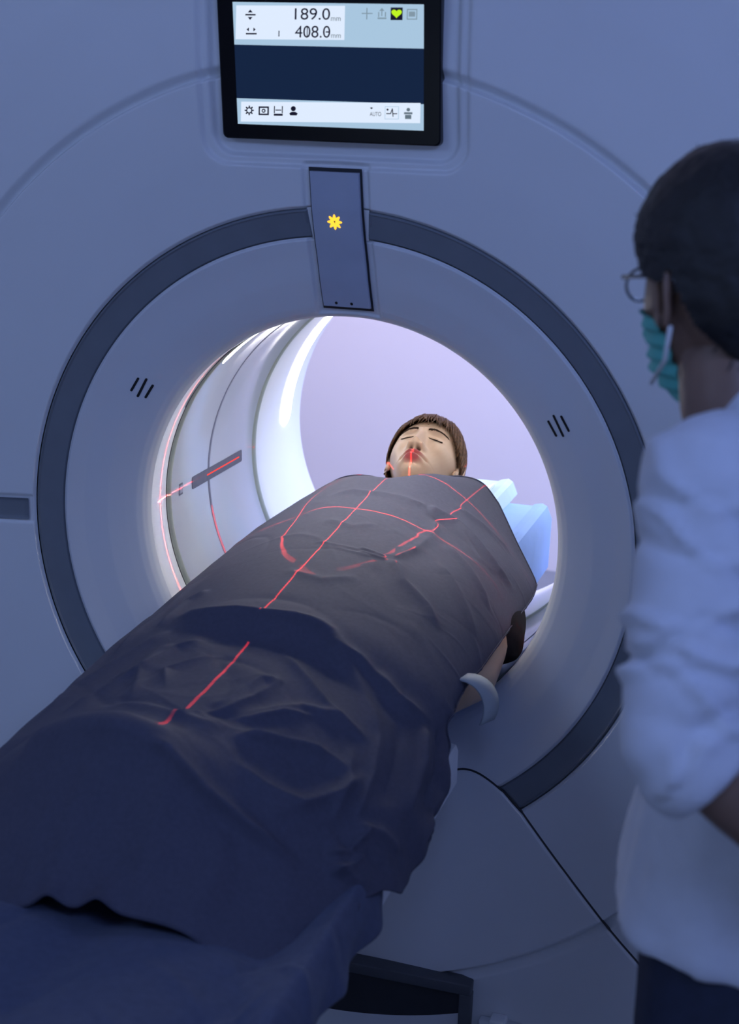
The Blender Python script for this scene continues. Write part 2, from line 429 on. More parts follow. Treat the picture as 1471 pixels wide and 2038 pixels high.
E_ = {
 'bar': lightmat('screen pale bar', (.46, .66, .86), .86), 'white': lightmat('screen white', (.74, .84, 1.0), 1.0),
 'mid': lightmat('screen navy', (.008, .019, .055), 1.0), 'ink': mat('screen ink', (.02, .008, .03), .6),
 'faint': lightmat('screen faint icon', (.36, .50, .62), .62), 'green': lightmat('screen green', (.55, .95, .02), .95), 'grey': lightmat('screen grey', (.22, .30, .38), .6)}
def SC(u, v):
    ul = 462 + (v - 5) * 16 / 243; ur = 840 + (v - 8) * 5 / 250; f = (u - ul) / (ur - ul)
    return -.164 + f * .3195, float(np.interp(v - f * (3.5 + v * .026), [-60, 5, 90, 198, 248, 300], [.958, .908, .843, .758, .717, .675]))
def sc_poly(name, uv, m, lev=1):
    pts = [SC(u, v) for u, v in uv]
    n = len(pts); h = .0003 + .00035 * lev
    a = sum(pts[i][0] * pts[(i + 1) % n][1] - pts[(i + 1) % n][0] * pts[i][1] for i in range(n))
    V = [dsp(x, z, h) for x, z in pts]; F = [tuple(range(n)) if a > 0 else tuple(range(n))[::-1]]
    return mesh(name, V, F, m, DSP, smooth=False)
def R_(u0, v0, u1, v1): return [(u0, v0), (u1, v0), (u1, v1), (u0, v1)]
def ring(u, v, r0, r1, n=24): return [(u + r1 * math.cos(2 * math.pi * k / n), v + r1 * math.sin(2 * math.pi * k / n)) for k in range(n)]
def sc_rect(name, x0, z0, x1, z1, m, lev=0):
    h = .0003 + .00035 * lev
    V = [dsp(x, z, h) for x, z in ((x0, z0), (x1, z0), (x1, z1), (x0, z1))]; return mesh(name, V, [(0, 1, 2, 3)], m, DSP, smooth=False)
sc_rect('screen_centre_field', -.164, .7585, .1555, .8425, E_['mid'])
sc_rect('screen_top_bar', -.164, .8425, .1555, .908, E_['bar'])
sc_rect('screen_bottom_bar', -.164, .7175, .1555, .7585, E_['bar'])
sc_poly('screen_readout_box', R_(470, 12, 688, 80), E_['white'], 1)
bt = [SC(484, 203), SC(841, 212), SC(839, 250), SC(485, 243)]
sc_poly('screen_tool_box', R_(484, 204, 838, 243), E_['white'], 1)
def sc_text(name, s, u0, v0, u1, v1, m, lev=2):
    c = bpy.data.curves.new('t', 'FONT'); c.body = s; o = bpy.data.objects.new('t', c); COL.objects.link(o)
    dg = bpy.context.evaluated_depsgraph_get(); dg.update(); me = bpy.data.meshes.new_from_object(o.evaluated_get(dg))
    V = np.array([v.co[:] for v in me.vertices]); F = [tuple(p.vertices) for p in me.polygons]
    bpy.data.objects.remove(o); bpy.data.curves.remove(c); bpy.data.meshes.remove(me)
    lo, hi = V.min(0), V.max(0); out = []
    for x, y, _ in V:
        u = u0 + (x - lo[0]) / (hi[0] - lo[0] + 1e-9) * (u1 - u0); v = v1 + (y - lo[1]) / (hi[1] - lo[1] + 1e-9) * (v0 - v1)
        X, Z = SC(u, v); out.append(dsp(X, Z, .0003 + .00035 * lev))
    return mesh(name, out, F, m, DSP, smooth=False)
sc_text('screen_height_text', '189.0', 589, 17, 659, 40, E_['ink']); sc_text('screen_unit_text', 'mm', 661, 35, 680, 42, E_['grey'])
sc_text('screen_position_text', '408.0', 590, 52, 660, 76, E_['ink']); sc_poly('screen_position_ghost', R_(613.6, 53, 615.4, 76), E_['ink'], 2)
sc_poly('screen_position_ghost', R_(651, 63, 659, 65.5), E_['ink'], 2); sc_text('screen_unit_text', 'mm', 662, 69, 681, 76, E_['grey'])
sc_poly('screen_mark', R_(557, 62, 559, 74), E_['ink'], 2)
sc_poly('height_icon_up', [(494, 26), (499, 20), (504, 26)], E_['ink'], 2); sc_poly('height_icon_bar', R_(489, 29, 510, 32), E_['ink'], 2); sc_poly('height_icon_down', [(494, 35), (504, 35), (499, 41)], E_['ink'], 2)
sc_poly('travel_icon_left', [(492, 60), (497, 56), (497, 64)], E_['ink'], 2); sc_poly('travel_icon_right', [(511, 60), (506, 56), (506, 64)], E_['ink'], 2); sc_poly('travel_icon_bar', R_(491, 67, 513, 70), E_['ink'], 2)
for nm, q in (('aim_icon', R_(730, 16, 732, 39)), ('aim_icon', R_(721, 26, 742, 28)), ('lift_icon', R_(752, 35, 769, 38)), ('lift_icon', R_(753, 24, 755, 34)), ('lift_icon', R_(766, 24, 768, 34)), ('lift_icon', R_(759, 20, 761, 32)), ('lift_icon', [(755, 22), (760, 16), (765, 22)]),
              ('box_icon', R_(808, 18, 828, 20)), ('box_icon', R_(808, 37, 828, 39)), ('box_icon', R_(808, 18, 810, 39)), ('box_icon', R_(826, 18, 828, 39)), ('box_icon', R_(812, 23, 824, 33))):
    sc_poly(nm, q, E_['faint'], 2)
sc_poly('heart_tile', R_(777, 15, 800, 40), E_['ink'], 2)
hp = []
for k in range(40):
    t = 2 * math.pi * k / 40; hp.append((788.5 + 10 * math.sin(t) ** 3, 26.5 - 9 * (13 * math.cos(t) - 5 * math.cos(2 * t) - 2 * math.cos(3 * t) - math.cos(4 * t)) / 15))
sc_poly('heart_icon', hp, E_['green'], 3)
# bottom tool icons
def gear(u, v, r0, r1, k=8):
    out = []
    for i in range(k):
        for f, r in ((-.30, r0), (-.18, r1), (.18, r1), (.30, r0)):
            a = 2 * math.pi * (i + f) / k; out.append((u + r * math.cos(a), v + r * math.sin(a)))
    return out
sc_poly('gear_icon', gear(501, 221, 6.2, 9.5), E_['ink'], 2); sc_poly('gear_icon_hole', ring(501, 221, 0, 4), E_['white'], 3)
sc_poly('film_icon', R_(520, 213, 541, 230), E_['ink'], 2); sc_poly('film_icon_inside', R_(523, 216, 538, 227), E_['white'], 3); sc_poly('film_icon_ring', ring(530.5, 221.5, 0, 4), E_['ink'], 4); sc_poly('film_icon_dot', ring(530.5, 221.5, 0, 1.8), E_['white'], 5)
for q in (R_(551, 212, 553, 226), R_(567, 212, 569, 226), R_(554, 219, 566, 221), R_(551, 227, 569, 231)): sc_poly('ruler_icon', q, E_['ink'], 2)
sc_poly('person_icon', ring(590, 217, 0, 5), E_['ink'], 2); sc_poly('person_icon', [(582, 226), (587, 223), (594, 223), (599, 226), (597, 230), (584, 230)], E_['ink'], 2)
sc_text('auto_text', 'AUTO', 741, 222, 763, 230, E_['ink']); sc_poly('auto_heart', [(741, 214), (744, 213), (747, 214), (744, 217)], E_['ink'], 2)
sc_poly('trace_icon', R_(770, 211, 797, 236), E_['bar'], 2); sc_poly('trace_icon_inside', R_(771, 212, 796, 235), E_['white'], 3)
for q in (R_(773, 224, 781, 226), R_(786, 224, 794, 226), [(780, 226), (784, 215), (785.5, 215), (782, 226)], [(783.5, 215), (785.5, 215), (787, 231), (785.5, 231)]): sc_poly('trace_icon_line', q, E_['ink'], 4)
sc_poly('trace_icon_heart', [(773, 217), (775, 215), (778, 217), (775.5, 220)], E_['ink'], 4)
sc_poly('torso_icon', ring(815, 217, 0, 3.5), E_['grey'], 2); sc_poly('torso_icon', R_(807, 222, 823, 226), E_['grey'], 2); sc_poly('torso_icon', R_(809, 227, 821, 235), E_['grey'], 2)

# ------------------------------------------------------------------ indicator strip above the bore
def Fz(x, z): return float(Fsurf(np.array([x]), np.array([z]), 'none')[0])
xs = np.linspace(-.0465, .0465, 9); zs = np.linspace(.406, .652, 40); X, Z = np.meshgrid(xs, zs)
IND = grid('indicator_panel', np.stack([X, Fsurf(X, Z, 'none') + .0035, Z], -1), MT['seam'], G, flip=False)
zs = np.linspace(.412, .6455, 60); rows = []
sec = [(-.0425, .004), (-.0425, -.0045), (-.0418, -.0056), (-.040, -.006), (0, -.0062), (.040, -.006), (.0418, -.0056), (.0425, -.0045), (.0425, .004)]
for i, z in enumerate(zs):
    rows.append([(x, Fz(x, z) + h, z) for x, h in sec])
rows = [[(x, Fz(x, zs[0]) + .004, zs[0] - .0006) for x, h in sec]] + rows + [[(x, Fz(x, zs[-1]) + .004, zs[-1] + .0006) for x, h in sec]]
grid('panel_face', np.array(rows), MT['panel'], IND, flip=False, sharp=40)
def pmap(x, z, h): return (x, Fz(x, z) - .0063 - h, z)
pet = []
for k in range(72):
    a = 2 * math.pi * k / 72; pet.append((-.0035 + .0105 * (1 + .26 * math.cos(8 * a)) * math.cos(a), .5625 + .0105 * (1 + .26 * math.cos(8 * a)) * math.sin(a)))
poly('warning_symbol', pet, pmap, MT['amber'], IND, .0004)
poly('warning_symbol_mark', [(-.0052, .5645), (-.0018, .5645), (-.0035, .5605)], lambda x, z, h: pmap(x, z, h + .0004), MT['seam'], IND, .0003)
for x in (-.018, .010):
    poly('screw', [(x + .0026 * math.cos(2 * math.pi * k / 14), .4185 + .0026 * math.sin(2 * math.pi * k / 14)) for k in range(14)], pmap, MT['slot'], IND, .0006)

# ------------------------------------------------------------------ table
TB = thing('patient_table', 'white patient table running into the scanner bore under the drape', 'table', (0, -1.1, -ZO))
def extrude_y(name, prof, y0, y1, m, parent, ny=2, taper=None, closed=True):
    prof = np.asarray(prof, float); ys = np.linspace(y0, y1, ny)
    P = np.stack([np.stack([prof[:, 0], np.full(len(prof), y), prof[:, 1]], -1) for y in ys])
    V = P.reshape(-1, 3); n = len(prof); F = grid_faces(ny, n, True); F = [f[::-1] for f in F]
    F += [tuple(range(n)), tuple((ny - 1) * n + j for j in range(n))[::-1]]
    return mesh(name, V, F, m, parent, smooth=True, sharp=35)
def trough(hw, zr, zb, th, lip, n=24):
    """curved tray: rim height zr at +-hw, bottom zb"""
    xs = np.linspace(-hw + lip, hw - lip, n); top = [(x, zb + (zr - zb) * (abs(x) / (hw - lip)) ** 2.4) for x in xs]
    r = [(hw - lip * .4, zr + .004), (hw, zr - .002), (hw + .012, zr - .03), (hw + .010, zb - th * .6)]
    bot = [(x, zb - th) for x in np.linspace(hw - .03, -hw + .03, 8)]
    l = [(-a, b) for a, b in r[::-1]]
    return (top + r + bot + l)[::-1]
extrude_y('cradle', trough(.226, -.128, -.205, .115, .03), -.42, .86, MT['pad'], TB)
extrude_y('table_top', [(-.294, -.272), (-.290, -.262), (-.278, -.260), (-.268, -.270), (-.255, -.318), (-.23, -.332), (.23, -.332), (.255, -.318), (.268, -.270), (.278, -.260), (.290, -.262), (.294, -.272), (.294, -.330), (.27, -.36), (-.27, -.36), (-.294, -.330)], -2.35, -.20, MT['cradle'], TB)
box('table_column', (0, -1.65, -.66), (.46, .9, .68), MT['cradle'], TB, .02)
box('table_foot', (0, -1.6, -.97), (.6, 1.3, .06), MT['band'], TB, .01)
box('mattress', (0, .715, -.166), (.440, .285, .074), MT['pad'], TB, .008)
HH = thing('head_holder', 'pale green padded head holder under the patient\'s head', 'head rest', (0, .75, -.13))
extrude_y('shell', trough(.128, -.098, -.122, .016, .028), .50, .935, MT['holder'], HH)
box('end_block', (0, .905, -.112), (.222, .055, .024), MT['holder'], HH, .006)
extrude_y('foam_pad', [(x, -.120 + .022 * (abs(x) / .098) ** 2.4 + .006) for x in np.linspace(-.098, .098, 16)] + [(x, -.121 + .022 * (abs(x) / .098) ** 2.4) for x in np.linspace(.098, -.098, 16)], .52, .875, MT['cradle'], HH)
# ---- cloth shape: cross sections of the covered body (metres, isocentre frame) ----
DR_Y = np.array([.50,.44,.36,.22,.10,-.08,-.28,-.345,-.40,-.50,-.62,-.70,-.755,-.79,-.83,-.88,-.93])
DR_R = np.array([  # right-hand columns: (x,z) from the middle out to the hem
 [(0,.000),(.07,.012),(.14,.010),(.19,-.035),(.24,-.105),(.285,-.165),(.292,-.180)],
 [(0,.018),(.07,.032),(.138,.012),(.195,-.042),(.245,-.105),(.290,-.160),(.298,-.178)],
 [(0,.037),(.07,.043),(.138,.010),(.215,-.055),(.262,-.105),(.296,-.150),(.305,-.172)],
 [(0,.034),(.07,.034),(.138,.004),(.222,-.045),(.268,-.090),(.300,-.140),(.308,-.166)],
 [(0,.024),(.07,.017),(.135,-.003),(.230,-.048),(.274,-.092),(.301,-.138),(.308,-.162)],
 [(0,.007),(.07,.005),(.14,-.010),(.230,-.050),(.276,-.092),(.302,-.134),(.308,-.158)],
 [(0,-.014),(.07,-.014),(.14,-.030),(.230,-.066),(.278,-.100),(.304,-.132),(.310,-.153)],
 [(0,-.022),(.07,-.022),(.14,-.040),(.230,-.078),(.278,-.108),(.306,-.140),(.314,-.165)],
 [(0,-.048),(.07,-.052),(.14,-.070),(.230,-.104),(.280,-.135),(.312,-.172),(.324,-.215)],
 [(0,-.062),(.07,-.068),(.14,-.086),(.230,-.120),(.285,-.155),(.318,-.205),(.332,-.262)],
 [(0,-.070),(.07,-.082),(.14,-.108),(.225,-.150),(.280,-.190),(.312,-.232),(.330,-.288)],
 [(0,-.064),(.07,-.084),(.14,-.124),(.215,-.176),(.262,-.212),(.292,-.240),(.312,-.268)],
 [(0,-.056),(.07,-.090),(.14,-.148),(.205,-.202),(.245,-.230),(.275,-.250),(.296,-.268)],
 [(0,-.098),(.07,-.124),(.135,-.170),(.20,-.210),(.238,-.236),(.266,-.258),(.286,-.276)],
 [(0,-.150),(.07,-.162),(.13,-.188),(.19,-.222),(.228,-.244),(.254,-.262),(.274,-.280)],
 [(0,-.196),(.07,-.198),(.125,-.206),(.18,-.238),(.218,-.258),(.242,-.272),(.262,-.286)],
 [(0,-.226),(.07,-.223),(.12,-.228),(.165,-.248),(.204,-.266),(.228,-.278),(.25,-.290)]])
DR_L = np.array([  # left-hand columns
 [(-.07,.002),(-.13,-.008),(-.18,-.035),(-.225,-.075),(-.26,-.150),(-.275,-.240)],
 [(-.07,.016),(-.13,.000),(-.185,-.032),(-.232,-.072),(-.27,-.150),(-.285,-.245)],
 [(-.065,.032),(-.12,.008),(-.19,-.034),(-.245,-.078),(-.285,-.155),(-.30,-.250)],
 [(-.065,.030),(-.12,.004),(-.20,-.040),(-.258,-.086),(-.298,-.160),(-.312,-.255)],
 [(-.065,.018),(-.12,-.006),(-.21,-.052),(-.268,-.100),(-.308,-.170),(-.322,-.260)],
 [(-.065,.000),(-.13,-.020),(-.22,-.070),(-.275,-.115),(-.314,-.178),(-.328,-.262)],
 [(-.065,-.022),(-.13,-.042),(-.22,-.088),(-.278,-.130),(-.316,-.184),(-.330,-.262)],
 [(-.065,-.028),(-.13,-.048),(-.22,-.092),(-.279,-.134),(-.317,-.188),(-.331,-.264)],
 [(-.065,-.050),(-.13,-.066),(-.22,-.102),(-.281,-.142),(-.318,-.192),(-.332,-.266)],
 [(-.065,-.064),(-.13,-.080),(-.22,-.112),(-.282,-.150),(-.318,-.198),(-.332,-.268)],
 [(-.065,-.068),(-.13,-.084),(-.215,-.116),(-.278,-.154),(-.314,-.202),(-.330,-.270)],
 [(-.065,-.062),(-.13,-.078),(-.205,-.116),(-.266,-.158),(-.304,-.206),(-.322,-.270)],
 [(-.07,-.056),(-.135,-.072),(-.20,-.122),(-.256,-.166),(-.294,-.212),(-.314,-.270)],
 [(-.07,-.098),(-.135,-.116),(-.20,-.152),(-.252,-.186),(-.288,-.224),(-.306,-.274)],
 [(-.07,-.152),(-.13,-.164),(-.195,-.184),(-.248,-.206),(-.28,-.236),(-.298,-.278)],
 [(-.07,-.202),(-.13,-.212),(-.195,-.226),(-.245,-.240),(-.275,-.258),(-.29,-.284)],
 [(-.07,-.236),(-.13,-.252),(-.19,-.262),(-.24,-.270),(-.27,-.280),(-.286,-.292)]])
def _cat(ts, vals, t):
    """monotone-ish Catmull-Rom through vals (n,...) at increasing ts"""
    n = len(ts); i = np.clip(np.searchsorted(ts, t) - 1, 0, n - 2)
    h = np.diff(ts); d = np.diff(vals, axis=0) / h.reshape((-1,) + (1,) * (vals.ndim - 1))
    m = np.empty_like(vals); m[0] = d[0]; m[-1] = d[-1]
    w = (h[:-1] / (h[:-1] + h[1:])).reshape((-1,) + (1,) * (vals.ndim - 1))
    m[1:-1] = d[:-1] * (1 - w) + d[1:] * w
    hh = h[i]; s = (t - ts[i]) / hh
    sh = (-1,) + (1,) * (vals.ndim - 1); s = s.reshape(sh); hh = hh.reshape(sh)
    return ((2*s**3 - 3*s**2 + 1) * vals[i] + (s**3 - 2*s**2 + s) * hh * m[i]
            + (-2*s**3 + 3*s**2) * vals[i+1] + (s**3 - s**2) * hh * m[i+1])
def drape_base(nu, nv, y0=-.93, y1=.5):
    """grid (nv,nu,3): u across from left hem to right hem, v along the body"""
    cols = np.concatenate([DR_L[:, ::-1], DR_R], 1)          # (17,13,2)
    ys = np.linspace(y0, y1, nv)
    C = _cat(DR_Y[::-1].copy(), cols[::-1].copy(), ys)          # (nv,13,2)
    mean = cols.mean(0); seg = np.concatenate([[0], np.cumsum(np.hypot(*np.diff(mean, axis=0).T))])
    us = np.linspace(0, seg[-1], nu)
    D = _cat(seg, C.transpose(1, 0, 2).copy(), us)              # (nu,nv,2)
    P = np.empty((nv, nu, 3)); P[..., 0] = D[..., 0].T; P[..., 2] = D[..., 1].T; P[..., 1] = ys[:, None]
    # the two upper corners and edges are not square to the table
    k = np.clip((ys - .30) / .2, 0, 1)[:, None]
    P[..., 1] += k * (-.075 * np.clip((P[..., 0] - .19) / .11, 0, 1) - .065 * np.exp(-((P[..., 0] + .01) / .075) ** 2)
                      - .02 * np.clip((-.05 - P[..., 0]) / .2, 0, 1))
    return P
def grid_normals(P):
    du = np.gradient(P, axis=1); dv = np.gradient(P, axis=0)
    n = np.cross(du, dv); n /= np.linalg.norm(n, axis=-1, keepdims=True) + 1e-12
    return n
# ------------------------------------------------------------------ drape over the patient
def ridge(P, L, h, w, taper=.22, ex=1.5):
    d, t = dist_polyline(P.reshape(-1, 3), L)
    e = np.clip(np.minimum(t, 1 - t) / taper, 0, 1); e = e * e * (3 - 2 * e)
    return (h * e * np.exp(-(d / w) ** ex)).reshape(P.shape[:2])
def wrinkles(P, n, amp, seed, lo, hi, ang=None, ln=(.04, .14), wd=(.004, .010)):
    g = np.random.default_rng(seed); D = np.zeros(P.shape[:2]); X = P[..., 0]; Y = P[..., 1]
    for _ in range(n):
        c = g.uniform(lo, hi); a = g.uniform(0, np.pi) if ang is None else g.normal(*ang)
        l = g.uniform(*ln); w = g.uniform(*wd); k = g.normal(0, 1) * amp; cv = g.normal(0, 3.)
        dx, dy = X - c[0], Y - c[1]; s = dx * np.cos(a) + dy * np.sin(a); q = -dx * np.sin(a) + dy * np.cos(a) + cv * s * s
        D += k * np.exp(-(s / l) ** 2) * np.exp(-(np.abs(q) / w) ** 1.5)
    return D
NU, NV = 340, 560
P = drape_base(NU, NV)
Nn = grid_normals(P)
RG = [
 ([(-.079,.195,.023),(-.033,.222,.034),(.024,.218,.035),(.086,.211,.028),(.120,.232,.02)], .0065, .012),
 ([(.110,.222,.018),(.124,.228,.013),(.169,.236,-.012),(.203,.218,-.032),(.26,.19,-.079),(.295,.215,-.125)], .011, .013),
 ([(.110,.205,.018),(.15,.205,.0),(.19,.19,-.03),(.25,.16,-.079),(.29,.18,-.125)], -.010, .014),
 ([(.122,-.045,-.003),(.140,-.075,-.009),(.166,-.117,-.021),(.218,-.154,-.046),(.255,-.195,-.074)], .010, .015),
 ([(.10,-.09,.0),(.15,-.16,-.03),(.20,-.20,-.05)], -.007, .018),
 ([(.138,.199,.003),(.149,.12,-.008),(.139,-.026,-.007)], .006, .014),
 ([(.122,-.053,-.003),(.147,.041,-.009)], .005, .010),
 ([(.060,-.045,.008),(.119,-.050,-.002)], .005, .005), ([(.065,-.060,.008),(.125,-.064,-.004)], .005, .005), ([(.02,-.062,.008),(.10,-.072,0)], .004, .006),
 ([(-.02,-.045,.01),(.08,-.055,.005)], .003, .005),
 ([(-.18,-.53,-.09),(-.146,-.515,-.086),(-.135,-.447,-.076),(-.118,-.41,-.065)], .007, .012),
 ([(-.13,-.60,-.08),(-.1,-.624,-.075),(.006,-.647,-.07),(.058,-.624,-.079),(.12,-.60,-.09)], -.010, .012),
 ([(-.13,-.645,-.08),(-.05,-.665,-.07),(.02,-.675,-.07),(.08,-.66,-.085)], .008, .014),
 ([(.030,-.62,-.07),(.042,-.59,-.074),(.061,-.504,-.067),(.099,-.489,-.073)], .009, .013),
 ([(.074,-.68,-.085),(.112,-.639,-.099),(.161,-.613,-.116),(.201,-.598,-.13),(.24,-.60,-.15)], .010, .011),
 ([(.15,-.735,-.15),(.181,-.714,-.159),(.225,-.647,-.159),(.254,-.579,-.154)], .006, .014),
 ([(.058,-.624,-.079),(.135,-.53,-.09),(.192,-.515,-.106),(.25,-.53,-.13)], .008, .010),
 ([(.199,-.376,-.078),(.251,-.406,-.117),(.301,-.387,-.149)], .007, .014),
 ([(.259,-.436,-.128),(.28,-.53,-.158),(.284,-.609,-.19)], -.012, .012),
 ([(.29,-.40,-.14),(.303,-.47,-.175),(.306,-.59,-.215)], .012, .010),
 ([(.309,-.37,-.15),(.317,-.44,-.20),(.320,-.56,-.245)], -.013, .009),
 ([(.315,-.35,-.17),(.327,-.44,-.225),(.330,-.58,-.270)], .010, .008),
 ([(-.138,-.222,-.039),(-.173,-.244,-.058),(-.181,-.368,-.076)], .007, .014),
 ([(-.20,-.10,-.06),(-.22,-.25,-.08),(-.235,-.42,-.11)], .008, .012), ([(-.24,-.18,-.10),(-.255,-.36,-.12),(-.26,-.55,-.14)], .007, .010),
 ([(.257,-.665,-.191),(.292,-.639,-.21),(.317,-.62,-.246)], .010, .010), ([(.25,-.70,-.20),(.285,-.68,-.23),(.305,-.665,-.26)], -.012, .010), ([(.24,-.735,-.215),(.275,-.72,-.24),(.298,-.70,-.262)], .012, .009),
 ([(-.007,-.758,-.055),(.086,-.777,-.109),(.154,-.770,-.166),(.219,-.766,-.217)], .008, .012),
 ([(.06,-.346,-.025),(.099,-.346,-.028),(.168,-.395,-.077),(.225,-.466,-.113),(.26,-.53,-.14)], .008, .014),
 ([(-.16,-.335,-.06),(-.10,-.345,-.035),(0,-.350,-.022),(.06,-.350,-.022),(.12,-.352,-.035),(.16,-.375,-.06)], .007, .010),
 ([(-.15,-.375,-.065),(0,-.388,-.045),(.10,-.388,-.06)], -.006, .014),
 ([(-.043,.068,.019),(.022,.041,.018),(.066,.083,.016)], .004, .014), ([(-.03,-.173,-.005),(.05,-.203,-.004),(.105,-.158,-.007)], .004, .016),
 ([(.157,.237,-.005),(.235,.165,-.053),(.293,.169,-.124)], .004, .010), ([(.17,.12,-.015),(.235,.08,-.05),(.29,.03,-.11)], .007, .013), ([(.18,.03,-.025),(.24,-.03,-.055),(.295,-.10,-.12)], .006, .014),
 ([(.20,-.22,-.05),(.25,-.27,-.09),(.295,-.30,-.13)], .006, .013), ([(.14,.30,.01),(.2,.33,-.04),(.26,.35,-.10)], .005, .013),
 ([(.035,-.77,-.08),(.043,-.82,-.14),(.035,-.88,-.197)], .008, .020), ([(.119,-.79,-.155),(.135,-.84,-.19),(.135,-.91,-.22)], .007, .020), ([(-.06,-.78,-.085),(-.08,-.84,-.16),(-.06,-.91,-.22)], .007, .020),
]
D = np.zeros(P.shape[:2])
for L, h, w in RG: D += ridge(P, L, h * (1 if h > 0 else .6) * (1.0 if np.mean([q[1] for q in L]) < -.3 else .9), w * (1 if np.mean([q[1] for q in L]) < -.3 else .85))
SH = [   # taut creases with a sharper crest
 ([(-.251,-.633,-.136),(-.236,-.518,-.121),(-.176,-.414,-.085),(-.142,-.357,-.056)], .009, .012),
 ([(-.2,-.647,-.11),(-.167,-.572,-.095),(-.125,-.504,-.079),(-.125,-.432,-.071)], .008, .011),
 ([(-.091,-.633,-.072),(-.125,-.52,-.079),(-.104,-.439,-.066),(-.06,-.407,-.051)], .009, .011),
 ([(-.052,-.59,-.067),(-.088,-.514,-.07),(-.047,-.478,-.06),(-.015,-.45,-.058)], .007, .010),
 ([(-.01,-.70,-.06),(.016,-.654,-.071),(.052,-.611,-.077),(.07,-.561,-.076),(.093,-.475,-.07)], .009, .010),
 ([(.055,-.636,-.079),(.086,-.607,-.086),(.119,-.564,-.09),(.167,-.532,-.101)], .009, .009),
 ([(.076,-.668,-.085),(.127,-.633,-.104),(.172,-.607,-.119),(.204,-.593,-.13)], .009, .009),
 ([(.091,-.711,-.096),(.143,-.711,-.13),(.196,-.693,-.159),(.233,-.64,-.162),(.254,-.575,-.153)], .010, .013),
 ([(.057,-.41,-.054),(.106,-.453,-.072),(.162,-.5,-.093),(.214,-.532,-.119)], .009, .012),
 ([(.106,-.364,-.039),(.176,-.371,-.066),(.242,-.403,-.111),(.288,-.396,-.14)], .009, .012),
 ([(.219,-.55,-.126),(.235,-.618,-.156),(.233,-.697,-.188)], .008, .010),
 ([(.243,-.489,-.125),(.259,-.575,-.156),(.259,-.665,-.192)], .009, .009),
 ([(.238,-.726,-.209),(.265,-.697,-.213),(.281,-.64,-.2)], .011, .009), ([(.252,-.744,-.23),(.275,-.708,-.227),(.285,-.676,-.219)], .010, .007),
 ([(-.03,-.760,-.06),(.03,-.762,-.07),(.086,-.774,-.115),(.154,-.768,-.166),(.225,-.764,-.217)], .010, .010),
 ([(-.22,-.74,-.14),(-.16,-.745,-.095),(-.11,-.752,-.068),(-.05,-.756,-.058),(0,-.760,-.06)], .009, .010),
 ([(-.17,-.322,-.07),(-.12,-.335,-.045),(-.04,-.345,-.025),(.06,-.347,-.022),(.12,-.350,-.035)], .007, .008)]
for L, h, w in SH: D += ridge(P, L, h * 1.15, w, .25, 1.1)
D += wrinkles(P, 34, .0011, 3, (-.25, -.3), (.28, .45), (math.pi * -.2, .5), (.05, .16), (.006, .013))
D += wrinkles(P, 34, .0022, 5, (-.28, -.75), (.32, -.33), (-.1, .6), (.05, .13), (.008, .018))
D += wrinkles(P, 14, .0030, 8, (-.25, -.93), (.25, -.78), (math.pi / 2, .6), (.05, .12), (.015, .03))
D += wrinkles(P, 40, .0008, 9, (.20, -.30), (.31, .40), (.3, .4), (.015, .04), (.003, .006))
# knee tops, sewn hem and lifted waves of the foot hem
D += .010 * np.exp(-((P[..., 0] + .055) / .05) ** 2 - ((P[..., 1] + .752) / .03) ** 2)
P = P + Nn * D[..., None]
foot = np.clip((-.885 - P[..., 1]) / .045, 0, 1) ** 1.5
P[..., 2] += foot * (.018 * np.exp(-((P[..., 0] + .062) / .022) ** 2) + .019 * np.exp(-((P[..., 0] - .008) / .022) ** 2) - .004)
vv = np.linspace(0, 1, NV)[:, None]; uu = np.linspace(0, 1, NU)[None]
P[..., 0] += sstep(uu, .93, 1.0) * (P[..., 1] < -.33) * (.005 * np.sin(P[..., 1] * 55) + .0015 * np.sin(P[..., 1] * 131))
P[..., 2] += sstep(uu, .95, 1.0) * (P[..., 1] < -.30) * (.006 * np.sin(P[..., 1] * 34 + 1.2) + .002 * np.sin(P[..., 1] * 90))
drape = grid('patient_drape', P, MT['drape'], None)
md = drape.modifiers.new('thickness', 'SOLIDIFY'); md.thickness = .0022; md.offset = -1
tag(drape, 'dark grey cloth drape over the lying patient from neck to shins', 'drape')
# stitched hem along the right-hand edge and the neck edge
def hemline(name, pts):
    return tube(name, pts, .0012, MT['drape'], drape, 6)
drape_loc = drape.location
hemline('hem', P[150:, -3] + np.array((.0012, 0, .001))); hemline('hem', P[-2, 20:-3] + np.array((0, 0, .0012))); hemline('hem', P[1, 60:-2])

# ------------------------------------------------------------------ blanket over the lower legs
BY = np.linspace(-2.05, -.66, 260); bu = np.linspace(-1, 1, 240)
B = np.zeros((len(BY), len(bu), 3))
for i, y in enumerate(BY):
    prof_x = np.array([-.318, -.310, -.292, -.24, -.19, -.13, -.06, 0, .06, .13, .18, .225, .262, .291, .308, .316])
    zt = np.interp(y, [-2.05, -1.7, -1.45, -1.2, -1.0, -.85, -.66], [-.14, -.150, -.170, -.215, -.236, -.246, -.250])
    lift = np.array([-.330, -.296, -.246, -.246, -.250, 0, -.004, -.016, -.004, 0, -.006, -.250, -.246, -.240, -.268, -.318])
    z = np.where(lift < -.1, lift, zt + lift); z[4] = min(z[4], zt - .012); z[11] = min(z[11], zt - .018)
    s = np.linspace(-1, 1, len(prof_x)); C = _cat(s, np.stack([prof_x, z], 1), bu)
    B[i, :, 0] = C[:, 0]; B[i, :, 1] = y; B[i, :, 2] = C[:, 1]
nb = grid_normals(B)
DB = wrinkles(B, 60, .0035, 21, (-.28, -1.6), (.3, -.70), (.2, .9), (.05, .14), (.010, .022)) + wrinkles(B, 40, .003, 22, (.20, -1.3), (.31, -.68), (1.4, .6), (.03, .08), (.006, .012))
under = sstep(-B[..., 1], .90, .96)
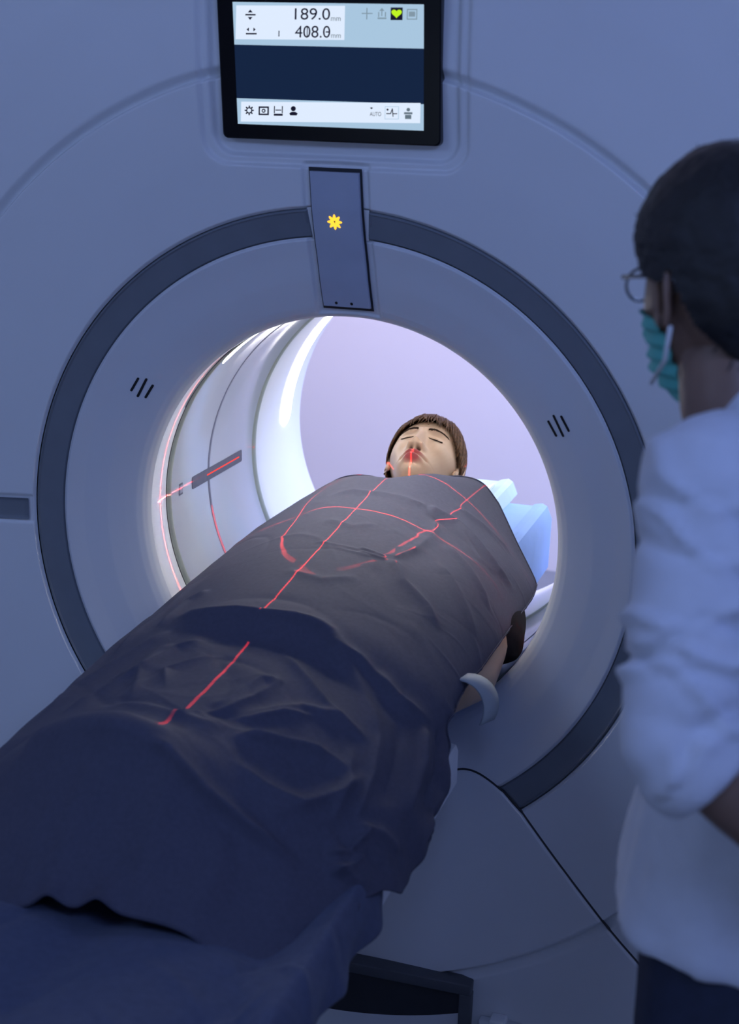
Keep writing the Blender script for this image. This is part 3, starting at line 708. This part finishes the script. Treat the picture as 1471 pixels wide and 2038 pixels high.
DB = DB * np.where(under > .5, 1, .35) - .006 * (1 - under)
B = B + nb * DB[..., None]
B[..., 0] += sstep(np.abs(bu), .9, 1.0)[None] * np.sign(bu)[None] * .008 * np.sin(B[..., 1] * 42)
blanket = grid('leg_blanket', B, MT['blanket'], None)
md = blanket.modifiers.new('thickness', 'SOLIDIFY'); md.thickness = .004; md.offset = -1
tag(blanket, 'dark blue blanket over the patient\'s lower legs, nearest the camera', 'blanket')
# ------------------------------------------------------------------ heads
def head_grid(nl=260, nt=220, male=False):
    """head-local: x to the person's left, y out of the face, z to the crown; eyes at z=0"""
    s = np.linspace(-np.pi, np.pi, nl, endpoint=False); lon = s - .45 * np.sin(s) ** 1 * (1) * np.cos(s / 2) ** 2
    t = np.linspace(.004, np.pi - .004, nt)
    LO, TH = np.meshgrid(lon, t); d = np.stack([np.sin(TH) * np.sin(LO), np.sin(TH) * np.cos(LO), np.cos(TH)], -1)
    a = np.where(d[..., 2] > 0, .0755, .0755 - .016 * sstep(-d[..., 2], .15, .95)); b = np.where(d[..., 1] > 0, .090, .098); c = np.where(d[..., 2] > 0, .111, .119)
    R = 1 / np.sqrt((d[..., 0] / a) ** 2 + (d[..., 1] / b) ** 2 + (d[..., 2] / c) ** 2); Q = d * R[..., None]
    x, y, z = Q[..., 0].copy(), Q[..., 1].copy(), Q[..., 2].copy()
    y += .036 * sstep(-z, .020, .112)                                             # jaw carried forward
    x *= 1 - .10 * sstep(z, .03, .1) * 0
    front = sstep(y, .015, .05)
    y = y - front * .006 * np.exp(-(x / .05) ** 2) * sstep(z, -.1, .05)            # flatter face
    g = lambda cx, cz, wx, wz: np.exp(-((x - cx) / wx) ** 2 - ((z - cz) / wz) ** 2)
    g2 = lambda cx, cz, wx, wz: np.exp(-((np.abs(x) - cx) / wx) ** 2 - ((z - cz) / wz) ** 2)
    hn = np.interp(z, [-.068, -.060, -.054, -.045, -.030, -.012, .004, .018, .034], [0, .007, .020, .030, .0245, .0165, .010, .007, 0])
    wn = np.interp(z, [-.06, -.046, -.03, 0, .03], [.0135, .0130, .0100, .0085, .011])
    h = hn * np.exp(-(np.abs(x) / wn) ** 2.2)
    h += .0135 * g2(.0155, -.0505, .0062, .0075)
    h -= .012 * g2(.0080, -.0590, .0046, .0034)
    h -= .0095 * g2(.031, .004, .017, .011); h += .0085 * g2(.031, .0005, .0135, .0085); h -= .0022 * g2(.031, -.0065, .013, .0018)
    h += .0045 * g2(.028, .021, .022, .008); h += .006 * g2(.045, -.030, .020, .020); h += .006 * g(0, -.078, .030, .020)
    h += .0095 * g(0, -.0715 - .06 * np.abs(x), .0210, .0044) * (1 - .2 * np.exp(-(x / .004) ** 2)); h += .0115 * g(0, -.0850, .0175, .0056); h -= .0055 * g(0, -.0778, .024, .0018); h -= .004 * g(0, -.095, .018, .004)
    h += .009 * g(0, -.109, .020, .009); h -= .004 * g2(.025, -.078, .005, .006)
    y = y + front * h
    # philtrum
    y -= front * .0015 * np.exp(-(x / .003) ** 2) * np.exp(-((z + .067) / .004) ** 2)
    lips = np.maximum(g(0, -.0725 - .06 * np.abs(x), .0225, .0058), g(0, -.0862, .0195, .0080)) * front * (y > .04)
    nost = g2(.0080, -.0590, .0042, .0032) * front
    return np.stack([x, y, z], -1), lips, nost
def ear_vf(s):
    """shell-shaped ear on side s"""
    n, k = 26, 7; V = []
    for i in range(n + 1):
        t = math.radians(-70 + 320 * i / n); rad = .0165 + .009 * math.sin(t) ** 2
        cy = -.010 + .62 * rad * math.cos(t + math.pi) * -1; cz = -.012 + 1.15 * rad * math.sin(t) + .004
        for j in range(k):
            f = j / (k - 1); q = .0045 * (1 + .2 * math.sin(t)); a = math.pi * 2 * j / k
            V.append((s * (.0715 + .008 + q * math.cos(a) - .004 * math.cos(t)), cy + q * .7 * math.sin(a) + .010, cz + q * math.sin(a) * .6))
    rim = (np.array(V), grid_faces(n + 1, k, True))
    # bowl
    m, W = 14, []
    for i in range(m):
        t = 2 * math.pi * i / m
        W.append((s * .0795, .000 + .0115 * math.cos(t), -.008 + .021 * math.sin(t)))
    for i in range(m):
        t = 2 * math.pi * i / m
        W.append((s * .0720, .006 + .008 * math.cos(t), -.008 + .015 * math.sin(t)))
    W.append((s * .068, .008, -.008))
    F = [(i, (i + 1) % m, m + (i + 1) % m, m + i) for i in range(m)] + [(m + i, m + (i + 1) % m, 2 * m) for i in range(m)]
    lobe = chain_vf([(s * .074, .010, -.028), (s * .073, .011, -.034)], [.0060, .0052], 8, 2)
    return join_vf([rim, (np.array(W), F), lobe])
def skin_mat(name, c, lip):
    m = bpy.data.materials.new(name); m.use_nodes = True; nt = m.node_tree; b = nt.nodes['Principled BSDF']
    at_ = nt.nodes.new('ShaderNodeAttribute'); at_.attribute_name = 'tint'
    nz = nt.nodes.new('ShaderNodeTexNoise'); nz.inputs['Scale'].default_value = 60; nz.inputs['Detail'].default_value = 4
    r1 = nt.nodes.new('ShaderNodeValToRGB'); cc = np.array(c)
    r1.color_ramp.elements[0].color = (*(cc * .93), 1); r1.color_ramp.elements[1].color = (*np.clip(cc * 1.07, 0, 1), 1)
    nt.links.new(nz.outputs['Fac'], r1.inputs['Fac'])
    mx = nt.nodes.new('ShaderNodeMix'); mx.data_type = 'RGBA'; nt.links.new(r1.outputs['Color'], mx.inputs[6]); mx.inputs[7].default_value = (*lip, 1)
    sp = nt.nodes.new('ShaderNodeSeparateColor'); nt.links.new(at_.outputs['Color'], sp.inputs['Color'])
    nt.links.new(sp.outputs['Red'], mx.inputs[0])
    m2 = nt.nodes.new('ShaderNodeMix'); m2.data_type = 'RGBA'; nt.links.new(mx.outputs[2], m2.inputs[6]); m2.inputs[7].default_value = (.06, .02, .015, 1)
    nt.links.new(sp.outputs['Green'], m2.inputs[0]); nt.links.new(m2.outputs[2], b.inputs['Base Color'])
    b.inputs['Roughness'].default_value = .48; b.inputs['Subsurface Weight'].default_value = .12; b.inputs['Subsurface Radius'].default_value = (.008, .003, .002); b.inputs['Subsurface Scale'].default_value = .6
    return m
MT['skin'] = skin_mat('patient skin', (.52, .35, .235), (.36, .075, .07))
MT['skinm'] = skin_mat('technician skin', (.19, .115, .082), (.25, .09, .08))
MT['hairp'] = mat('brown hair', (.10, .046, .018), .42, var=.6, scale=160, spec=.2)
MT['brow'] = mat('brow hair', (.030, .018, .012), .7, spec=.1)
def set_tint(o, tint):
    at_ = o.data.color_attributes.new('tint', 'FLOAT_COLOR', 'POINT'); n = len(o.data.vertices)
    c = np.zeros((n, 4)); c[:, 3] = 1; c[:len(tint), :2] = tint; at_.data.foreach_set('color', c.ravel())
def frame(center, X, Y, Z):
    A = np.stack([X, Y, Z], 1)                       # columns
    return lambda V: np.asarray(V, float) @ A.T + np.array(center)
def surf_y(H, x, z):
    k = H.reshape(-1, 3); k = k[k[:, 1] > .02]; d = (k[:, 0] - x) ** 2 + (k[:, 2] - z) ** 2; i = np.argsort(d)[:4]
    w = 1 / (d[i] + 1e-9); return float((k[i, 1] * w).sum() / w.sum())

# ------------------------------------------------------------------ patient
PT = thing('person', 'person with short brown hair lying on the table under a grey drape, eyes closed', 'person', (0, .1, -.20))
ph = math.radians(27); tl = math.radians(1.5)
hc = np.array((-.003, .624, -.003))
hX = np.array((math.cos(tl), math.sin(tl), 0)); hZ = np.array((-math.sin(tl) * math.cos(ph), math.cos(tl) * math.cos(ph), math.sin(ph))); hY = np.cross(hX, hZ)
PH = frame(hc, hX, hY, hZ)
HG, lips, nost = head_grid()
nt_, nl_ = HG.shape[:2]
headV = HG.reshape(-1, 3); headF = grid_faces(nt_, nl_, True); headF = [f[::-1] for f in headF]
headF.append(tuple(range(nl_))); headF.append(tuple((nt_ - 1) * nl_ + j for j in range(nl_))[::-1])
parts = [(PH(headV), headF)]
for s in (-1, 1):
    v, f = ear_vf(s); parts.append((PH(v), f))
# trunk, arms and legs under the cloth, one grown surface
bp = [chain_vf([(0, .545, -.055), (0, .47, -.085), (0, .42, -.10)], [.050, .050, .056]),
      ellip_vf([((0, y, z), (a, 0, 0), (0, 0, b)) for y, z, a, b in ((.44, -.10, .05, .05), (.41, -.10, .12, .062), (.36, -.112, .158, .070), (.25, -.115, .158, .082), (.1, -.12, .15, .08), (-.1, -.125, .145, .085), (-.25, -.135, .165, .085), (-.36, -.145, .165, .075), (-.42, -.15, .12, .06))])]
for s in (-1, 1):
    bp.append(chain_vf([(s * .165, .365, -.118), (s * .238, .24, -.165), (s * .272, .06, -.190), (s * .284, -.06, -.200), (s * .262, -.22, -.175), (s * .205, -.315, -.125)], [.046, .044, .041, .038, .034, .026]))
    for k in range(4):
        bp.append(chain_vf([(s * (.205 - .012 * k), -.315 - .006 * k, -.118 - .004 * k), (s * (.17 - .014 * k), -.345 - .008 * k, -.116), (s * (.135 - .010 * k), -.36 - .008 * k, -.118)], [.010, .009, .007], 8, 2))
    bp.append(chain_vf([(s * .205, -.30, -.125), (s * .180, -.295, -.118), (s * .160, -.305, -.115)], [.011, .010, .008], 8, 2))
    bp.append(chain_vf([(s * .085, -.38, -.165), (s * .09, -.60, -.155), (s * .065, -.73, -.160), (s * .07, -.86, -.285), (s * .08, -1.15, -.298), (s * .08, -1.40, -.290)], [.074, .060, .042, .031, .029, .027]))
    bp.append(chain_vf([(s * .08, -1.42, -.285), (s * .09, -1.45, -.25), (s * .10, -1.47, -.212)], [.032, .030, .022]))
bv, bf = join_vf(bp)
bV, bF = remesh(None, bv, bf, .007, None, None, 3)
V, F = join_vf(parts + [(bV, bF)])
pbody = mesh('body', V, F, MT['skin'], PT)
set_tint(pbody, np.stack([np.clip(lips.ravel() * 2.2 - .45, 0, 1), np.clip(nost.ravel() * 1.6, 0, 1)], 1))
# hair: cap plus combed strands
def cap(H, thick, keep, name, m, parent, fr, rough=.0):
    h2, w2 = H.shape[:2]; n = H / np.linalg.norm(H, axis=-1, keepdims=True)
    Q = H + n * thick(H)[..., None]; Q2 = fr(Q.reshape(-1, 3)); k = keep(H).ravel()
    F = [f for f in grid_faces(h2, w2, True) if all(k[i] for i in f)]; F = [f[::-1] for f in F]
    used = np.unique(np.array(F).ravel()); mp = -np.ones(len(Q2), int); mp[used] = np.arange(len(used))
    return mesh(name, Q2[used], [tuple(mp[i] for i in f) for f in F], m, parent)
def pkeep(H):
    x, y, z = H[..., 0], H[..., 1], H[..., 2]
    line = np.where(y > .0, np.interp(np.abs(x), [0, .03, .05, .064, .074], [.076, .070, .050, .015, -.02]), np.interp(y, [-.1, -.03, -.005, 0], [-.09, -.085, -.03, -.03]))
    return z > line
hair = cap(HG[::2, ::2], lambda H: .002 + .008 * sstep(H[..., 2], .05, .10), pkeep, 'hair', MT['hairp'], PT, PH)
sp = []
g = np.random.default_rng(11)
def head_r(d):
    """distance from the middle of the head to its surface along d"""
    a = .0755; b = .090 if d[1] > 0 else .098; c = .111 if d[2] > 0 else .119
    return 1 / math.sqrt((d[0] / a) ** 2 + (d[1] / b) ** 2 + (d[2] / c) ** 2)
def strand(az, el1, off, w, el0=82, swing=0.):
    pts = []; K = 9
    for k in range(K):
        f = k / (K - 1); el = math.radians(el0 + (el1 - el0) * f); a = math.radians(az + swing * f * f)
        d = np.array((math.cos(el) * math.sin(a), math.cos(el) * math.cos(a), math.sin(el)))
        base = head_r(d); pts.append(d * (base + off * (1.0 - .65 * f) + .002))
    rad = w * np.array([.6, .9, 1, 1, 1, .95, .85, .65, .15]); return tube_vf(np.array(pts), rad, 4)
for _ in range(900):                                    # bangs
    az = g.normal(0, 24); 
    if abs(az) > 46: continue
    e = 42 - .25 * abs(az) + g.normal(0, 4.0); sp.append(strand(az, e, g.uniform(.008, .014), g.uniform(.0004, .0009), g.uniform(60, 84), g.normal(0, 6)))
for _ in range(70):                                     # longer wisps down to the brows
    az = g.uniform(-40, 40); sp.append(strand(az, g.uniform(14, 32), g.uniform(.009, .014), g.uniform(.0007, .0012), g.uniform(55, 80), g.normal(0, 7)))
for _ in range(1500):                                    # sides, drawn back behind the ears
    az = g.choice([-1, 1]) * g.uniform(40, 100); aa = abs(az)
    e = np.interp(aa, [40, 55, 70, 85, 100], [22, 6, -6, -8, -30]) + g.normal(0, 5)
    sp.append(strand(az, e, g.uniform(.008, .016), g.uniform(.0005, .0010), g.uniform(55, 86), np.sign(az) * g.uniform(0, 12)))
for _ in range(700):
    az = g.choice([-1, 1]) * g.uniform(95, 180); sp.append(strand(az, -45 + g.normal(0, 6), g.uniform(.007, .014), g.uniform(.0006, .0012), g.uniform(60, 86), g.normal(0, 5)))
v, f = join_vf(sp); st = mesh('hair_strands', PH(v), f, MT['hairp'], hair); st['kind'] = 'stuff'
# brows and lashes
for s in (-1, 1):
    bl = []
    for k in range(130):
        q = (k % 65) / 64; x = s * (.011 + .036 * q); z = .0185 + .0045 * math.sin(q * math.pi * .8) + g.normal(0, .0017) * (1.1 - .7 * q)
        x2 = x + s * (.005 + .002 * q); z2 = z + (.0035 if q < .35 else .001 - .002 * q)
        bl.append(tube_vf([(x, surf_y(HG, x, z) + .0006, z), ((x + x2) / 2, surf_y(HG, (x + x2) / 2, (z + z2) / 2) + .0014, (z + z2) / 2), (x2, surf_y(HG, x2, z2) + .0006, z2)], [.0007, .0008, .0004], 4))
    v, f = join_vf(bl); mesh('eyebrow', PH(v), f, MT['brow'], PT)
    ln = [(s * (.0165 + .028 * q), -.0060 - .0035 * math.sin(q * math.pi) + .002 * q) for q in np.linspace(0, 1, 18)]
    el_ = [tube_vf([(x, surf_y(HG, x, z) + .0003, z) for x, z in ln], np.interp(np.linspace(0, 1, 18), [0, .5, 1], [.0010, .0021, .0016]), 5)]
    for x, z in ln[3:]:
        y0 = surf_y(HG, x, z); el_.append(tube_vf([(x, y0 + .0003, z), (x + s * .001, y0 + .002, z - .0026), (x + s * .002, y0 + .0035, z - .0045)], [.0007, .0005, .0003], 4))
    v, f = join_vf(el_); mesh('eyelashes', PH(v), f, MT['brow'], PT)
# short black sleeve and shirt shoulder
sl = [chain_vf([(.155, .365, -.118), (.254, .245, -.182), (.280, .130, -.193)], [.052, .053, .051], 20, 6), chain_vf([(-.155, .365, -.118), (-.222, .245, -.172), (-.245, .135, -.186)], [.052, .052, .048], 20, 6),
      ellip_vf([((0, y, z), (a, 0, 0), (0, 0, b)) for y, z, a, b in ((.425, -.10, .075, .05), (.41, -.10, .13, .067), (.36, -.112, .165, .076), (.25, -.115, .165, .088), (.1, -.12, .158, .085), (-.1, -.125, .152, .091), (-.3, -.14, .172, .087))])]
v, f = join_vf(sl)
def fold(co, no):
    n = np.array([noise.noise(Vector((c[0] * 30, c[1] * 14, c[2] * 30))) for c in co]); return co + no * (n * .005)[:, None]
remesh('shirt', v, f, .006, MT['shirt'], PT, 3, fold)
# strap that keeps the arm on the table
SP = []
for q in np.linspace(0, 1, 16):
    a = math.radians(-28 + 178 * q); SP.append((.300 + .046 * math.cos(a) * 1.05, -.225 + .02 * math.cos(a) , -.185 + .056 * math.sin(a)))
SP = np.array(SP); w = np.array((.006, .026, -.004)); 
Q = np.stack([SP - w, SP, SP + w], 1); sob = grid('arm_strap', Q, MT['strap'], None)
sob.modifiers.new('thickness', 'SOLIDIFY').thickness = .003
tag(sob, 'pale strap around the patient\'s bare forearm beside the drape', 'strap')

# ------------------------------------------------------------------ technician
TC = thing('person', 'person in white coat, glasses and teal mask standing right, seen from behind', 'person', (.76, -.95, -ZO))
hd = np.array((-.73, .68, -.10)); hd /= np.linalg.norm(hd)
up = np.array((0, 0, 1.)); hx = np.cross(hd, up); hx /= np.linalg.norm(hx); hx = -hx        # person's left
hz = np.cross(hx, hd)
if hz[2] < 0: hz = -hz
mc = np.array((.715, -.893, .606)); MH = frame(mc, hx, hd, hz)
HM, lm, nm_ = head_grid(180, 150)
mn, ml = HM.shape[:2]
mV = HM.reshape(-1, 3) * 1.03; mF = grid_faces(mn, ml, True); 
mF = [f if np.linalg.det(np.stack([hx, hd, hz], 1)) < 0 else f[::-1] for f in mF]; mF.append(tuple(range(ml))); mF.append(tuple((mn - 1) * ml + j for j in range(ml))[::-1])
mparts = [(MH(mV), mF)]
for s in (-1, 1):
    v, f = ear_vf(s); mparts.append((MH(v * 1.08), f))
tc = np.array((.818, -.918, 0)); fd = np.array((-.951, .304, 0)); ld = np.array((-.304, -.951, 0)); zz = np.array((0, 0, 1.))
def tp(l, f, z): return tc + ld * l + fd * f + zz * z
sh = np.array((.735, -1.062, .428)); el = np.array((0.735, -1.164, 0.216)); wr = np.array((.02, .006, 0)) + np.array((0.918, -1.153, 0.05))
sh2 = tp(-.150, 0, .428); el2 = tp(-.235, -.06, .15); wr2 = tp(-.02, -.17, .06)
bq = [chain_vf([mc + np.array((.012, -.01, -.07)), mc + np.array((.025, -.03, -.14)), tp(0, 0, .43)], [.058, .060, .066]),
      ellip_vf([(tp(0, 0, z), ld * a, fd * b) for z, a, b in ((.44, .07, .06), (.40, .16, .085), (.28, .17, .11), (.1, .15, .105), (-.05, .16, .11), (-.15, .16, .11))]),
      chain_vf([sh, el, wr], [.050, .043, .028]), chain_vf([sh2, el2, wr2], [.05, .043, .028])]
for s in (-1, 1):
    bq.append(chain_vf([tp(s * .085, 0, -.12), tp(s * .09, .01, -.5), tp(s * .09, -.01, -.92)], [.08, .058, .04]))
    bq.append(chain_vf([tp(s * .09, -.03, -.965), tp(s * .095, .10, -.975), tp(s * .10, .16, -.98)], [.034, .032, .020]))
for w_, e_ in ((wr, el), (wr2, el2)):
    d = (w_ - e_) / np.linalg.norm(w_ - e_); q = np.cross(d, zz); q /= np.linalg.norm(q); n2 = np.cross(q, d)
    bq.append(ellip_vf([(w_ + d * t, n2 * a, q * b) for t, a, b in ((0, .026, .020), (.03, .036, .016), (.075, .040, .014), (.09, .036, .010))], 14))
    for k in range(4):
        o_ = n2 * (.030 - .020 * k); L_ = (.070, .078, .074, .058)[k]
        bq.append(chain_vf([w_ + d * .085 + o_, w_ + d * (.085 + L_ * .5) + o_ * 1.05 + q * .006, w_ + d * (.085 + L_ * .85) + o_ * 1.05 + q * .022], [.0095, .0088, .0075], 8, 2))
    bq.append(chain_vf([w_ + d * .025 + n2 * .03, w_ + d * .055 + n2 * .055, w_ + d * .085 + n2 * .062], [.011, .0105, .0085], 8, 2))
bv, bf = join_vf(bq); bV, bF = remesh(None, bv, bf, .008, None, None, 4)
V, F = join_vf(mparts + [(bV, bF)]); mb = mesh('body', V, F, MT['skinm'], TC)
set_tint(mb, np.stack([np.clip(lm.ravel() * 1.5 - .35, 0, 1), np.clip(nm_.ravel(), 0, 1)], 1))
def mkeep(H):
    x, y, z = H[..., 0], H[..., 1], H[..., 2]
    line = np.where(y > -.012, np.interp(np.abs(x), [0, .03, .055, .068, .078], [.072, .066, .045, .020, -.004]), np.interp(y, [-.1, -.05, -.024, -.012], [-.082, -.078, -.01, .012]))
    return z > line
def mth(H):
    n = np.array([[noise.noise(Vector(p) * 70) + .6 * noise.noise(Vector(p) * 160) for p in row] for row in H * 1.0])
    return .017 + .010 * sstep(H[..., 2], .0, .1) + .008 * sstep(H[..., 1], .03, .08) - .010 * (1 - sstep(H[..., 2], -.085, -.02)) + .0018 * n + .002
hcap = cap(HM, mth, mkeep, 'hair', MT['hairb'], TC, MH)
g = np.random.default_rng(5); st = []
for _ in range(700):                                  # short tufts standing off the cap
    i, j = g.integers(2, mn - 2), g.integers(0, ml); p_ = HM[i, j]
    if not mkeep(p_[None, None])[0, 0]: continue
    n = p_ / np.linalg.norm(p_); b0 = p_ * 1.03 + n * .012; t_ = g.normal(0, .35, 3) + np.array((0, .25, -.2)); L_ = .008 + .006 * max(0, p_[2] / .12)
    st.append(tube_vf([b0, b0 + n * L_ * .6 + t_ * .004, b0 + n * L_ + t_ * .010], [.0012, .0010, .0003], 4))
v, f = join_vf(st); o = mesh('hair_strands', MH(v), f, MT['hairb'], hcap); o['kind'] = 'stuff'
# mask over nose, mouth and chin, with ear loops
def kmask(H):
    x, y, z = H[..., 0], H[..., 1], H[..., 2]
    return (y > .020) & (z < -.026 + .02 * np.exp(-(x / .02) ** 2)) & (z > -.118) & (np.abs(x) < .064)
def mmth(H): return .007 + .004 * np.exp(-((H[..., 0]) / .03) ** 2) + .0022 * np.sin(H[..., 2] * 420)
mk = cap(HM, mmth, kmask, 'face_mask', MT['mask'], TC, MH)
for s in (-1, 1):
    for z0, z1 in ((-.034, .022), (-.102, -.040)):
        L_ = [(s * .062, .030 if z0 > -.06 else .045, z0), (s * .074, .010, (z0 + z1) / 2 - (.004)), (s * .088, -.014, z1)]
        tube('ear_loop', MH(np.array(L_)), .0024, MT['maskw'], mk, 6)
# spectacles
gl = None
for s in (-1, 1):
    rim = [(s * (.033 + .024 * math.cos(t)), .103 - .010 * abs(math.cos(t) * .5 + .5), -.004 + .017 * math.sin(t)) for t in np.linspace(0, 2 * math.pi, 28, endpoint=False)]
    if gl is None:
        gl = tube('glasses', MH(np.array(rim)), .0016, MT['metal'], TC, 6, True)
    else: tube('lens_rim', MH(np.array(rim)), .0016, MT['metal'], gl, 6, True)
    tube('temple_arm', MH(np.array([(s * .057, .098, .004), (s * .072, .080, .006), (s * .082, .03, .008), (s * .086, -.012, .010), (s * .086, -.026, -.006)])), .0022, MT['metal'], gl, 6)
tube('nose_bridge', MH(np.array([(-.010, .105, .0), (0, .110, .003), (.010, .105, .0)])), .0015, MT['metal'], gl, 6)
# coat with rolled sleeves
cq = [ellip_vf([(tp(0, f0, z), ld * a, fd * b) for z, a, b, f0 in ((.520, .066, .060, .03), (.495, .10, .075, .02), (.458, .165, .098, .01), (.36, .18, .120, .0), (.2, .17, .122, .0), (.08, .165, .130, .012), (-.02, .175, .142, .018), (-.055, .18, .146, .018), (-.07, .18, .146, .018))], 40)]
for a_, b_, c_ in ((sh, el, wr), (sh2, el2, wr2)):
    cu = b_ - (c_ - b_) / np.linalg.norm(c_ - b_) * .012
    cq.append(chain_vf([a_ + zz * .005, (a_ + b_) / 2, b_ + (a_ - b_) * .08, cu], [.074, .069, .064, .056], 24, 8))
    d = (c_ - b_) / np.linalg.norm(c_ - b_)
    q_ = np.cross(d, zz); q_ /= np.linalg.norm(q_); n_ = np.cross(q_, d)
    cq.append(ellip_vf([(b_ + d * t, n_ * r_, q_ * r_) for t, r_ in ((-.012, .050), (-.004, .064), (.030, .064), (.036, .058))], 28))
bv, bf = join_vf(cq)
ax_ = (el - sh) / np.linalg.norm(el - sh)
def coatfold(co, no):
    out = np.zeros(len(co))
    dl, tl_ = dist_polyline(co, [sh, el, el + (wr - el) * .4])
    arm = np.exp(-(np.clip(dl - .06, 0, 1) / .03) ** 2)
    side = np.array((.953, .30, .03)); rel = co - (sh + np.clip(tl_ * 2, 0, 1)[:, None] * (el - sh)); ph_ = rel @ side / .07
    s_ = tl_ * 2
    fo = np.zeros(len(co))
    for s0, k, a_, w_ in ((.10, .10, .010, .030), (.17, .14, -.009, .030), (.30, .16, .010, .026), (.36, .16, -.008, .030), (.52, -.05, .012, .024), (.585, -.06, -.013, .026), (.66, -.04, .010, .024), (.76, .10, -.008, .030), (.84, .12, .010, .028), (.95, -.12, -.009, .035), (1.02, -.1, .008, .03)):
        fo += a_ * np.exp(-((s_ - s0 - k * ph_ - .05 * np.sin(ph_ * 4 + s0 * 30)) / w_) ** 2)
    for i, c in enumerate(co):
        out[i] = arm[i] * (.85 * fo[i] + .003 * noise.noise(Vector((c[0] * 10, c[1] * 10 + 5, c[2] * 24 - c[0] * 22)))) \
            + (1 - arm[i]) * (.012 * noise.noise(Vector((c[0] * 14, c[1] * 14, c[2] * 4))) + .005 * noise.noise(Vector((c[0] * 30, c[1] * 30, c[2] * 12 + 7))))
    return co + no * out[:, None]
coat = remesh('coat', bv, bf, .007, MT['coat'], TC, 5, coatfold)
# collar
cr = [tp(.078 * math.cos(t), .070 * math.sin(t), .512 + .018 * math.cos(t) * 0) for t in np.linspace(0, 2 * math.pi, 40, endpoint=False)]
tube('collar', np.array(cr), .014, MT['coat'], coat, 8, True)
# trousers
tq = [ellip_vf([(tp(0, 0, z), ld * a, fd * b) for z, a, b in ((-.03, .165, .125), (-.12, .175, .130), (-.20, .175, .125), (-.24, .15, .11))], 32)]
for s in (-1, 1):
    tq.append(chain_vf([tp(s * .085, 0, -.15), tp(s * .09, .01, -.5), tp(s * .09, -.01, -.90)], [.096, .078, .062], 20, 8))
    
bv, bf = join_vf(tq)
remesh('trousers', bv, bf, .012, MT['trouser'], TC, 4, lambda co, no: co + no * np.array([.006 * noise.noise(Vector((c[0] * 18, c[1] * 18, c[2] * 7))) for c in co])[:, None])
for s in (-1, 1):
    v, f = chain_vf([tp(s * .09, -.04, -.958), tp(s * .095, .09, -.962), tp(s * .10, .165, -.972)], [.042, .042, .028], 16, 4)
    mesh('shoe', v, f, MT['trouser'], TC)

# ------------------------------------------------------------------ positioning lasers: thin sheets of red light
def laser(name, loc, normal, eps, power, fans=None):
    d = bpy.data.lights.new(name, 'POINT'); d.energy = power; d.color = (1, .035, .03); d.shadow_soft_size = 0.0
    d.use_nodes = True; nt = d.node_tree; em = nt.nodes['Emission']
    tc_ = nt.nodes.new('ShaderNodeTexCoord'); dot = nt.nodes.new('ShaderNodeVectorMath'); dot.operation = 'DOT_PRODUCT'
    dot.inputs[1].default_value = normal; nt.links.new(tc_.outputs['Normal'], dot.inputs[0])
    ab = nt.nodes.new('ShaderNodeMath'); ab.operation = 'ABSOLUTE'; nt.links.new(dot.outputs['Value'], ab.inputs[0])
    mr = nt.nodes.new('ShaderNodeMapRange'); mr.inputs['From Min'].default_value = eps * .5; mr.inputs['From Max'].default_value = eps; mr.inputs['To Min'].default_value = 1; mr.inputs['To Max'].default_value = 0
    nt.links.new(ab.outputs[0], mr.inputs['Value']); out = mr.outputs[0]
    for fan in (fans or []):                          # edge of the fan: beam stops past this direction
        d2 = nt.nodes.new('ShaderNodeVectorMath'); d2.operation = 'DOT_PRODUCT'; d2.inputs[1].default_value = fan[0]; nt.links.new(tc_.outputs['Normal'], d2.inputs[0])
        lt = nt.nodes.new('ShaderNodeMath'); lt.operation = 'LESS_THAN'; lt.inputs[1].default_value = fan[1]; nt.links.new(d2.outputs['Value'], lt.inputs[0])
        mu = nt.nodes.new('ShaderNodeMath'); mu.operation = 'MULTIPLY'; nt.links.new(out, mu.inputs[0]); nt.links.new(lt.outputs[0], mu.inputs[1]); out = mu.outputs[0]
    nt.links.new(out, em.inputs['Strength'])
    o = bpy.data.objects.new(name, d); COL.objects.link(o); o.location = (loc[0], loc[1], loc[2] + ZO); return o
laser('laser_sagittal', (0, .125, .385), (1, 0, 0), .0034, 120, [((0, 1, 0), .765), ((0, -1, 0), .891)])
laser('laser_axial_outer', (0, .132, .385), (0, 1, 0), .0042, 120)
laser('laser_axial_inner', (0, .372, .390), (0, 1, 0), .0062, 110, [((0, 0, 1), -.76)])
laser('laser_coronal', (-.385, .125, 0), (0, 0, 1), .0028, 95, [((0, -1, 0), .66)])
laser('laser_coronal', (.385, .125, 0), (0, 0, 1), .0028, 95, [((0, -1, 0), .66)])
